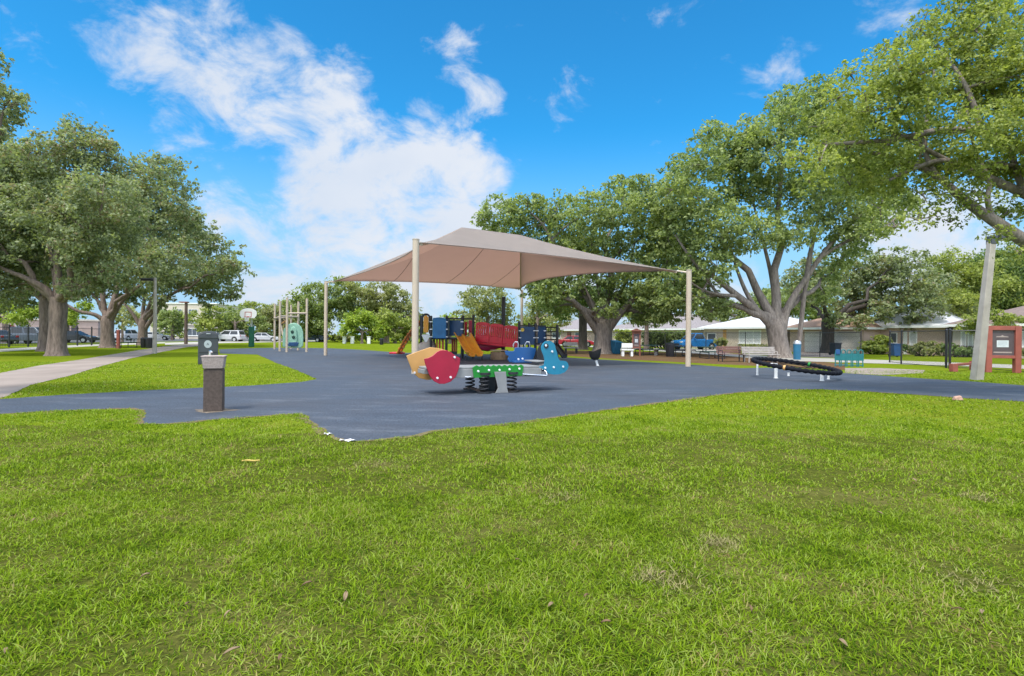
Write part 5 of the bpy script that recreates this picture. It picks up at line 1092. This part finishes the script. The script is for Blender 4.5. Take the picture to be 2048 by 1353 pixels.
def picket_fence(label, a, b2, H, bays):
    a, b2 = Vector(a), Vector(b2); t = thing('picket_fence', label, 'fence', a)
    for i in range(bays + 1): MB().box(a.lerp(b2, i / bays) - a + V3(0, 0, H / 2 + .05), (.085, .085, H + .1)).build('post', M['black'], t)
    for i in range(bays):
        p, q = a.lerp(b2, i / bays) - a, a.lerp(b2, (i + 1) / bays) - a; m_ = MB(); L = (q - p).length; k = int(L / .14)
        for z in (.15, H - .12): m_.tube([p + V3(0, 0, z), q + V3(0, 0, z)], .02, 6)
        for j in range(1, k): m_.tube([p.lerp(q, j / k) + V3(0, 0, .06), p.lerp(q, j / k) + V3(0, 0, H)], .011, 4)
        m_.build('picket_panel', M['black'], t)
    return t
picket_fence('black metal picket fence along the car park behind the oaks', GX(-170, 38), GX(210, 56), 1.75, 10)

# ------------------------------------------------------------------ bushes and hedges
def bush(name, label, px, depth, blobs, leaf, seed, cat='bush', cover=3.2, leaf_px=5.0):
    b0 = GX(px, depth); t = thing(name, label, cat, b0)
    B = [(tuple(D(x, y, depth + dd) - b0), r * depth / FPX, r, 1.0) for x, y, r, dd in blobs]
    V, F = leaves(B, 1, cover, leaf_px, seed, clump=.45, minsz=.05); V[:, 2] = np.maximum(V[:, 2], .02)
    big_mesh('foliage', V, F, LEAF[leaf], t)
    s_ = MB(); rd = random.Random(seed)
    for x in B: s_.tube([(x[0][0] * .6, x[0][1] * .6, 0), (x[0][0] * .9, x[0][1], x[0][2] * .6), x[0]], [.06, .045, .02], 6)
    s_.build('stems', BARK_D, t); return t
bush('round_bush', 'round bright green bush by the fence left of the blue wheeled bin', 1750, 49, [(1738, 690, 13, 0), (1755, 684, 16, .3), (1767, 693, 13, -.3), (1748, 697, 13, -.5), (1770, 684, 10, 0), (1735, 699, 11, 0), (1757, 700, 13, -.4), (1773, 700, 9, 0)], 'bright', 61)
bush('flowering_bush', 'low yellowish bush by the pink wall left of the gate posts', 1850, 45, [(1835, 694, 9, 0), (1850, 690, 10, .2), (1866, 692, 10, 0), (1845, 701, 9, -.4), (1862, 701, 9, -.3), (1832, 703, 8, 0), (1875, 702, 8, 0)], 'olive', 62)
bush('dark_bush', 'dark shrub right of the gate posts below the white window', 1925, 43.5, [(1915, 700, 8, 0), (1928, 702, 8, .2), (1940, 702, 8, 0), (1900, 694, 9, .4), (1905, 704, 9, 0), (1922, 708, 8, 0), (1938, 709, 7, 0)], 'dark', 63)
bush('low_bush', 'low bush below the window right of the notice board', 2045, 40, [(2040, 705, 8, 0), (2055, 704, 9, 0), (2070, 706, 9, 0)], 'olive', 64)
bush('hedge_row', 'long clipped dark hedge behind the picnic tables', 1335, 66, [(1298 + 9 * i, 672 + (i % 2), 11, random.uniform(-.3, .3)) for i in range(9)] + [(1298 + 9 * i, 685, 11, random.uniform(-.3, .3)) for i in range(9)], 'mid', 65, 'hedge')
bush('hedge_row', 'short bright hedge left of the small orange-brown notice board', 1248, 70, [(1238 + 8 * i, 668 + (i % 2), 9, 0) for i in range(4)] + [(1238 + 8 * i, 681, 10, 0) for i in range(4)], 'bright', 66, 'hedge')
bush('hedge_row', 'low shrubs along the pink wall under the oak crown', 1890, 46, [(1800 + 14 * i, 697, 9, 0) for i in range(2)] + [(1875 + 12 * i, 697, 9, 0) for i in range(2)], 'dark', 74, 'hedge')
bush('low_bush', 'small clipped bush behind the tail of the blue pickup', 1441, 60, [(1434, 684, 7, 0), (1444, 682, 8, 0), (1450, 686, 6, 0), (1440, 692, 7, 0)], 'olive', 67)
bush('hedge_row', 'low hedge along the white house below its window', 1505, 58, [(1486 + 9 * i, 694, 6, 0) for i in range(6)], 'olive', 68, 'hedge')
bush('hedge_row', 'dark shrubs along the far lawn right of the pale light pole', 820, 100, [(790 + 12 * i, 676, 9, 0) for i in range(6)], 'dark', 69, 'hedge')
bush('hedge_row', 'shrubs in front of the low building at left', 350, 112, [(335 + 14 * i, 672, 6, 0) for i in range(3)], 'bright', 70, 'hedge')
bush('hedge_row', 'scrubby hedge behind the white gate pillars', 720, 98, [(650 + 15 * i, 676, 8, 0) for i in range(8)], 'olive', 71, 'hedge')
bush('hedge_row', 'green hedge closing the far end of the park behind the play structure', 960, 110, [(880 + 16 * i, 672, 10, 0) for i in range(15)], 'mid', 72, 'hedge')
bush('hedge_row', 'tree-high hedge far behind the basketball hoop', 500, 130, [(400 + 17 * i, 668, 10, 0) for i in range(14)], 'dark', 73, 'hedge')

# ------------------------------------------------------------------ houses
M['wall_pink'] = mat('pink_stucco', (.55, .40, .33), .9, .1, 1.5); M['wall_tan'] = mat('tan_stucco', (.56, .46, .37), .9, .1, 1.5); M['wall_cream'] = mat('cream_stucco', (.55, .48, .40), .9, .1, 1.5)
M['roof_grey'] = mat('grey_shingle', (.25, .22, .22), .9, .25, 5, .4, 30); M['roof_brown'] = mat('brown_shingle', (.19, .14, .125), .9, .25, 5, .4, 30); M['roof_white'] = mat('white_roof_tile', (.56, .56, .57), .7, .1, 4, .3, 30); M['roof_tile'] = mat('clay_tile', (.42, .26, .18), .85, .25, 6, .4, 30)
M['glass'] = mat('window_glass', (.10, .12, .14), .08, .2, 1); M['curtain'] = mat('pale_blind', (.55, .55, .55), .6, .08, 4); M['garage'] = mat('garage_door', (.66, .62, .57), .6, .06, 2)
def house(name, label, A, B, deep, eave, ridge, wall, roof, feats, flat=False, ov=.55):
    A, B = Vector(A), Vector(B); d = (B - A); W = d.length; ang = math.atan2(d.y, d.x)
    t = thing(name, label, 'house' if not flat else 'building', A, ang)
    MB().box((W / 2, deep / 2, eave / 2), (W, deep, eave)).build('wall', M[wall], t)
    if flat: MB().box((W / 2, deep / 2, eave + .12), (W + .5, deep + .5, .30)).build('roof', M[roof], t, bevel=.03)
    else:
        o2 = ov; hd = deep / 2; rl = min(hd, W / 2 - .2)
        vv = [(-o2, -o2, eave), (W + o2, -o2, eave), (W + o2, deep + o2, eave), (-o2, deep + o2, eave), (rl, hd, ridge), (W - rl, hd, ridge)]
        vv2 = [(x, y, z - .18) for x, y, z in vv[:4]]
        rf = MB().add(vv + vv2, [(0, 1, 5, 4), (1, 2, 5), (2, 3, 4, 5), (3, 0, 4), (9, 8, 7, 6), (0, 6, 7, 1), (1, 7, 8, 2), (2, 8, 9, 3), (3, 9, 6, 0)]).build('roof', M[roof], t, smooth=False)
        fm = MB()
        for (p, q) in (((-o2, -o2), (W + o2, -o2)), ((-o2, deep + o2), (-o2, -o2)), ((W + o2, -o2), (W + o2, deep + o2))):
            P_, Q_ = V3(*p, eave - .09), V3(*q, eave - .09); dd_ = Q_ - P_; nn_ = V3(dd_.y, -dd_.x, 0).normalized(); fm.box((P_ + Q_) / 2 + nn_ * .012, (dd_.length - .0, .02, .2), Matrix.Rotation(math.atan2(dd_.y, dd_.x), 3, 'Z'))
        fm.build('fascia', M['white'], rf)
        if ridge - eave > 1.2: MB().box((W * .62, hd + .6, ridge + .1), (.5, .5, .7)).build('vent_stack', M['concrete'], rf)
    for f in feats:
        kind, u0, u1, z0, z1 = f[:5]; x0, x1 = u0 * W, u1 * W; cx_, cz = (x0 + x1) / 2, (z0 + z1) / 2; w_, h2 = x1 - x0, z1 - z0
        if kind == 'window':
            fr = MB()
            for (cx2, cz2, ww, hh_) in ((cx_, z1 - .04, w_, .08), (cx_, z0 + .04, w_, .08), (x0 + .04, cz, .08, h2 - .16), (x1 - .04, cz, .08, h2 - .16)): fr.box((cx2, -.03, cz2), (ww, .08, hh_))
            nb = max(1, int(w_ / .9))
            for i in range(1, nb): fr.box((x0 + w_ * i / nb, -.028, cz), (.05, .07, h2 - .16))
            if len(f) > 5 and 'grid' in f[5]: fr.box((cx_, -.026, cz), (w_ - .16, .05, .04)); fr.box((cx_, -.026, cz + h2 * .22), (w_ - .16, .05, .03)); fr.box((cx_, -.026, cz - h2 * .22), (w_ - .16, .05, .03))
            wn = fr.build('window', M['white'], t)
            MB().box((cx_, -.012, cz), (w_ - .14, .02, h2 - .14)).build('pane', M['curtain' if len(f) > 5 and 'blind' in f[5] else 'glass'], wn)
            MB().box((cx_, -.06, z0 - .04), (w_ + .2, .16, .07)).build('sill', M['white'], wn)
        elif kind == 'garage':
            gd = MB()
            n_ = 4
            for i in range(n_): gd.box((cx_, -.03, z0 + h2 * (i + .5) / n_), (w_, .05, h2 / n_ - .025))
            gg = gd.build('garage_door', M['garage'], t, bevel=.01)
            MB().box((cx_, -.004, cz), (w_, .02, h2)).build('door_backing', M['concrete'], gg)
        elif kind == 'door':
            dr = MB().box((cx_, -.03, cz), (w_, .06, h2)).build('door', M[f[5]], t, bevel=.008); MB().lathe((x1 - .12, -.085, z0 + 1.0), [(.03, -.03), (.045, 0), (.03, .03)], 10).build('handle', M['steel'], dr)
        elif kind == 'strip':
            MB().box((cx_, -.03, cz), (w_, .08, h2)).build('trim_panel', M[f[5]], t)
    return t
house('bungalow', 'small pink bungalow with a grey hipped roof behind the red car', GX(1088, 100), GX(1176, 91), 9, 2.5, 4.5, 'wall_pink', 'roof_grey', [('window', .2, .4, 1.0, 2.0), ('door', .55, .64, .02, 2.1, 'brown'), ('window', .72, .9, 1.0, 2.0)])
house('bungalow', 'long bungalow with mauve-grey roof behind the dark hedge', GX(1216, 86), GX(1400, 72), 10, 2.55, 4.7, 'wall_tan', 'roof_grey', [('window', .1, .2, .9, 2.0), ('door', .3, .36, .02, 2.1, 'white'), ('window', .5, .62, .9, 2.0), ('window', .75, .85, .9, 2.0)])
house('bungalow', 'tan bungalow with a bright white roof and white gridded window', GX(1408, 68), GX(1574, 58.5), 9, 2.6, 4.2, 'wall_tan', 'roof_white', [('strip', .26, .30, .02, 2.3, 'tanorange'), ('window', .05, .17, 1.0, 1.9), ('window', .46, .72, .75, 2.25, 'grid blind'), ('door', .82, .89, .02, 2.1, 'brown')])
house('bungalow', 'pink bungalow with clay tile roof and two white garage doors', GX(1580, 56.5), GX(1728, 50.5), 9, 2.45, 4.2, 'wall_pink', 'roof_tile', [('garage', .22, .52, .02, 2.1), ('garage', .58, .95, .02, 2.1)])
house('bungalow', 'pink bungalow with white metal roof partly hidden by the oak crown', GX(1738, 53), GX(1890, 47.5), 10, 2.6, 4.9, 'wall_pink', 'roof_white', [('window', .3, .4, 1.0, 2.0), ('window', .56, .66, .9, 2.1, 'blind'), ('door', .48, .53, .02, 2.1, 'white')])
house('bungalow', 'bungalow with brown shingle roof and white windows at the right edge', GX(1905, 46), GX(2240, 37.5), 10, 2.65, 4.7, 'wall_cream', 'roof_brown', [('strip', .0, .16, .02, .9, 'roof_brown'), ('window', .06, .10, .7, 2.1, 'blind'), ('window', .11, .15, .7, 2.1, 'blind'), ('window', .42, .56, .9, 2.1, 'blind'), ('door', .25, .31, .02, 2.1, 'brown')])
house('school_building', 'low tan flat-roofed building behind the cars at the left edge', GX(-260, 78), GX(196, 92), 14, 3.1, 0, 'wall_pink', 'wall_cream', [('door', .865, .895, .02, 2.9, 'board'), ('window', .60, .66, 1.2, 2.3), ('window', .3, .4, 1.2, 2.3), ('window', .1, .2, 1.2, 2.3)], flat=True)
house('apartment_building', 'tall pale apartment building seen through the oaks at left', GX(300, 165), GX(432, 165), 16, 10.0, 0, 'wall_cream', 'white', [('window', .1, .24, 6.8, 8.4), ('window', .34, .48, 6.8, 8.4), ('window', .58, .72, 6.8, 8.4), ('window', .1, .24, 3.9, 5.4), ('window', .34, .48, 3.9, 5.4), ('window', .58, .72, 3.9, 5.4), ('window', .82, .94, 6.8, 8.4)], flat=True)
house('low_building', 'long low building with dark window band behind the brown pole', GX(322, 122), GX(455, 122), 12, 3.0, 0, 'wall_cream', 'wall_cream', [('window', .05, .3, .7, 2.3), ('window', .34, .6, .7, 2.3), ('window', .64, .9, .7, 2.3)], flat=True)

# ------------------------------------------------------------------ cars
def car(name, label, kind, colr, base, heading, cat='car'):
    t = thing(name, label, cat, base, heading); pm = paint(name + '_paint', colr)
    if kind == 'sedan': L, Wd, zb, zt, prof, g0, g1, t0, t1 = 4.6, 1.8, .93, 1.44, [(-2.3, .38), (-2.28, .72), (-2.2, .90), (-1.6, .96), (1.05, .93), (1.9, .80), (2.22, .68), (2.3, .52), (2.28, .36)], -1.75, 1.15, -1.05, .25
    elif kind == 'suv': L, Wd, zb, zt, prof, g0, g1, t0, t1 = 4.8, 1.9, 1.05, 1.78, [(-2.4, .42), (-2.4, .95), (-2.3, 1.05), (1.05, 1.05), (2.0, .98), (2.3, .85), (2.4, .6), (2.38, .4)], -2.3, 1.2, -2.0, .4
    else: L, Wd, zb, zt, prof, g0, g1, t0, t1 = 5.4, 1.95, 1.12, 1.85, [(-2.7, .50), (-2.7, 1.08), (-2.65, 1.14), (.95, 1.12), (1.2, 1.10), (2.3, 1.02), (2.6, .88), (2.7, .6), (2.68, .45)], -.75, 1.25, -.45, .45
    xw = (-L * .30, L * .32); rw = .33 if kind == 'sedan' else .38
    low = []
    for x in reversed(xw): low += [(x + (rw + .06) * math.cos(R(a)), .34 + (rw + .06) * math.sin(R(a))) for a in range(0, 181, 20)]
    zmin = prof[-1][1]; low = [(x, max(z, zmin * .0 + .30)) for x, z in low]
    body = MB().prism(prof + [(2.2 if kind == 'sedan' else L / 2 - .12, .30)] + low + [(-L / 2 + .1, .30)], (0, 0, 0), (1, 0, 0), (0, 0, 1), Wd).build('body', pm, t, bevel=.06)
    hw0, hw1 = Wd * .47, Wd * .37
    vv = [(g0, -hw0, zb - .03), (g1, -hw0, zb - .03), (g1, hw0, zb - .03), (g0, hw0, zb - .03), (t0, -hw1, zt), (t1, -hw1, zt), (t1, hw1, zt), (t0, hw1, zt)]
    cab = MB().add(vv, [(3, 2, 1, 0), (4, 5, 6, 7), (0, 1, 5, 4), (1, 2, 6, 5), (2, 3, 7, 6), (3, 0, 4, 7)]).build('cabin', pm, t, bevel=.05)
    v = [Vector(x) for x in vv]
    def pane(a, b2, c, d2, u0, u1, w0=.16, w1=.86):
        f = lambda u, w_: (a.lerp(b2, u)).lerp(d2.lerp(c, u), w_)
        nn_ = (b2 - a).cross(d2 - a).normalized() * .012
        q = [f(u0, w0), f(u1, w0), f(u1, w1), f(u0, w1)]
        MB().add([x + nn_ for x in q] + [x - nn_ for x in q], [(0, 1, 2, 3), (7, 6, 5, 4), (0, 4, 5, 1), (1, 5, 6, 2), (2, 6, 7, 3), (3, 7, 4, 0)]).build('window', M['glass_d'], t, smooth=False)
    nside = 1 if kind == 'pickup' else 2
    for i in range(nside):
        pane(v[0], v[1], v[5], v[4], .07 + i * .46 if nside == 2 else .08, .48 + i * .44 if nside == 2 else .92); pane(v[2], v[3], v[7], v[6], .07 + i * .46 if nside == 2 else .08, .48 + i * .44 if nside == 2 else .92)
    pane(v[1], v[2], v[6], v[5], .07, .93, .1, .9); pane(v[3], v[0], v[4], v[7], .08, .92, .15, .88)
    for x in xw:
        for s_ in (-1, 1):
            wh = MB().tube([(x, s_ * (Wd / 2 - .22), .34), (x, s_ * (Wd / 2 - .005), .34)], rw, 22).build('wheel', M['rubber_k'], t, bevel=.02)
            MB().tube([(x, s_ * (Wd / 2 - .02), .34), (x, s_ * (Wd / 2 + .008), .34)], [rw * .64, rw * .58], 14).build('rim', M['steel'], wh)
    for s_ in (-1, 1):
        MB().box((L / 2 - .10, s_ * Wd * .36, .70 if kind == 'sedan' else .85), (.14, .38, .15)).build('headlight', M['lens'], t, bevel=.03)
        MB().box((-L / 2 + .02, s_ * Wd * .40, .80 if kind == 'sedan' else .92), (.08, .26, .18)).build('taillight', M['tail'], t, bevel=.02)
        MB().box((g1 - .35, s_ * (Wd / 2 + .06), zb + .08), (.14, .16, .12)).build('mirror', pm, t, bevel=.03)
    MB().box((L / 2 + .0, 0, .62), (.05, Wd * .5, .16)).build('grille', M['black'], t, bevel=.01)
    MB().box((L / 2 + .02, 0, .44), (.10, Wd * .94, .16)).build('bumper', M['bin_grey'] if kind == 'pickup' else pm, t, bevel=.04)
    MB().box((-L / 2 - .02, 0, .50), (.10, Wd * .94, .18)).build('bumper', M['steel'] if kind == 'pickup' else pm, t, bevel=.04)
    if kind == 'pickup':
        MB().box((-1.75, 0, 1.145), (1.75, Wd - .3, .02)).build('bed_cover', M['black'], t)
    return t
car('red_car', 'dark red sedan parked before the small pink bungalow', 'sedan', (.42, .02, .035), GX(1153, 70), R(-12))
car('pickup_truck', 'bright blue pickup truck parked behind the right canopy post', 'pickup', (.015, .16, .42), GX(1390, 62), R(205), 'pickup truck')
car('dark_car', 'dark grey sedan behind the picket fence at the left edge', 'sedan', (.06, .07, .08), GX(-20, 54), R(172))
car('dark_suv', 'grey blue suv parked left of the thick oak trunks', 'suv', (.10, .12, .15), GX(72, 58), R(4), 'suv')
car('white_car', 'white suv parked at the far left of the car park behind the oaks', 'suv', (.42, .43, .45), GX(258, 88), R(90), 'suv')
car('white_car', 'white suv parked right of the compactor bin', 'suv', (.5, .5, .52), GX(458, 88), R(175), 'suv')
car('silver_car', 'silver sedan parked left of the beige climbing posts', 'sedan', (.42, .43, .45), GX(530, 90), R(8))
car('dark_pickup', 'dark blue pickup parked right of the mint bubble panel', 'pickup', (.03, .06, .10), GX(622, 92), R(172), 'pickup truck')
car('silver_car', 'pale sedan behind the slim light pole at the far car park', 'sedan', (.5, .5, .5), GX(312, 96), R(20))
car('black_car', 'black sedan parked between the oak trunks beyond the picket fence', 'sedan', (.03, .035, .045), GX(150, 66), R(5))
# stop sign
g_ = GX(23, 64); t = thing('stop_sign', 'red octagonal stop sign above the parked cars at left', 'road sign', g_)
zc = D(23, 657, 64).z; MB().tube([(0, .06, 0), (0, .06, zc + .3)], .035, 8).build('pole', M['steel'], t)
oc = [(.42 * math.cos(R(22.5 + 45 * i)), .42 * math.sin(R(22.5 + 45 * i))) for i in range(8)]
fc = MB().prism(oc, (0, 0, zc), (1, 0, 0), (0, 0, 1), .03).build('sign_face', mat('sign_red', (.5, .02, .03), .4), t)
def text(s_, size, m, parent, loc, name='lettering'):
    cu = bpy.data.curves.new(name, 'FONT'); cu.body = s_; cu.size = size; cu.extrude = .004; cu.align_x = 'CENTER'; cu.align_y = 'CENTER'
    o = bpy.data.objects.new(name, cu); col.objects.link(o); dg = bpy.context.evaluated_depsgraph_get(); me = bpy.data.meshes.new_from_object(o.evaluated_get(dg)); bpy.data.objects.remove(o)
    me.materials.clear(); me.materials.append(m); o = bpy.data.objects.new(name, me); col.objects.link(o); o.parent = parent; o.location = loc; o.rotation_euler = (R(90), 0, 0); return o
text('STOP', .3, M['white'], fc, (0, -.024, zc))

# ------------------------------------------------------------------ small things on the ground
g_ = G(1915, 801); t = MB().add([(-.09, -.05, 0), (.10, -.06, 0), (.11, .06, 0), (-.10, .05, 0), (-.085, -.045, .07), (.06, -.04, .10), (.08, .04, .11), (-.06, .05, .085)], [(3, 2, 1, 0), (4, 5, 6, 7), (0, 1, 5, 4), (1, 2, 6, 5), (2, 3, 7, 6), (3, 0, 4, 7)]).build('brick_lump', mat('pink_brick', (.50, .30, .22), .9, .25, 12, .4, 60), None, loc=g_, bevel=.015)
tag(t, 'broken pinkish brick lump lying at the right edge of the grass', 'brick')
M['litter'] = mat('white_litter', (.75, .75, .75), .7, .05)
for (px, py, w_, d_, lab) in ((696, 884, .20, .07, 'larger flat white paper scrap at the tip of the blue surface'), (656, 871, .10, .05, 'smaller white paper scrap left of the other scrap at the surface edge')):
    vv = []; ff = []
    for i in range(6):
        for j in range(4): vv.append((w_ * (i / 5 - .5) + .008 * math.sin(j * 2 + i), d_ * (j / 3 - .5) + .006 * math.cos(i), .02 + .012 * math.sin(i * 1.7 + j)))
    for i in range(5):
        for j in range(3): ff.append((i * 4 + j, i * 4 + j + 1, (i + 1) * 4 + j + 1, (i + 1) * 4 + j))
    o = MB().add(vv, ff).build('paper_scrap', M['litter'], None, loc=G(px, py), smooth=False); o.modifiers.new('solid', 'SOLIDIFY').thickness = .004; tag(o, lab, 'litter')
st_ = MB().tube([(-.09, 0, .03), (-.03, .008, .034), (.04, .002, .032), (.09, .012, .036)], [.008, .009, .008, .006], 7).build('straw_stick', mat('yellow_straw', (.62, .44, .10), .6), None, loc=G(501, 928)); tag(st_, 'short yellow stick lying on the lawn below the paper scraps', 'stick')
# dry leaves on the lawn
M['dryleaf'] = mat('dry_leaf', (.17, .10, .05), .8, .35, 25); M['paleleaf'] = mat('pale_dry_leaf', (.26, .18, .10), .8, .4, 25)
lf = [(376, 1221, 0), (456, 1241, 1), (463, 1318, 1), (614, 1180, 0), (66, 1050, 1), (1326, 1158, 1), (1298, 1162, 1), (1172, 1205, 0), (1100, 1223, 1), (1212, 1258, 0), (1500, 1230, 0), (1687, 1300, 1), (1828, 967, 1), (1965, 1238, 1), (900, 1085, 0), (1760, 1035, 1), (1914, 1232, 0), (1036, 1132, 0), (290, 1163, 1), (1500, 1280, 1), (560, 1330, 0), (690, 1205, 1), (10, 1318, 1)]
for i, (px, py, k) in enumerate(lf):
    L = random.uniform(.018, .034); wv = L * .35; vv = []; ff = []
    for a in range(7):
        u = a / 6; wd_ = wv * math.sin(math.pi * min(1, u * .96 + .03)) ** .8
        for s_ in (-1, 0, 1): vv.append((L * 2 * (u - .5), s_ * wd_, .006 * abs(s_) + .006 * math.sin(math.pi * u) + .010 * u))
    for a in range(6):
        for s_ in (0, 1): ff.append((a * 3 + s_, a * 3 + s_ + 1, a * 3 + 4 + s_, a * 3 + 3 + s_))
    p = G(px, py); o = MB().add(vv, ff).build('fallen_leaf', M['paleleaf' if k else 'dryleaf'], None, loc=(p.x, p.y, .024)); o.rotation_euler = (random.uniform(-.3, .3), random.uniform(-.3, .3), random.uniform(0, 6.28)); o.modifiers.new('solid', 'SOLIDIFY').thickness = .0015
    tag(o, 'pale curled dry leaf lying on the foreground lawn' if k else 'brown curled dry leaf lying on the foreground lawn', 'leaf', 'dry leaves on the foreground lawn')
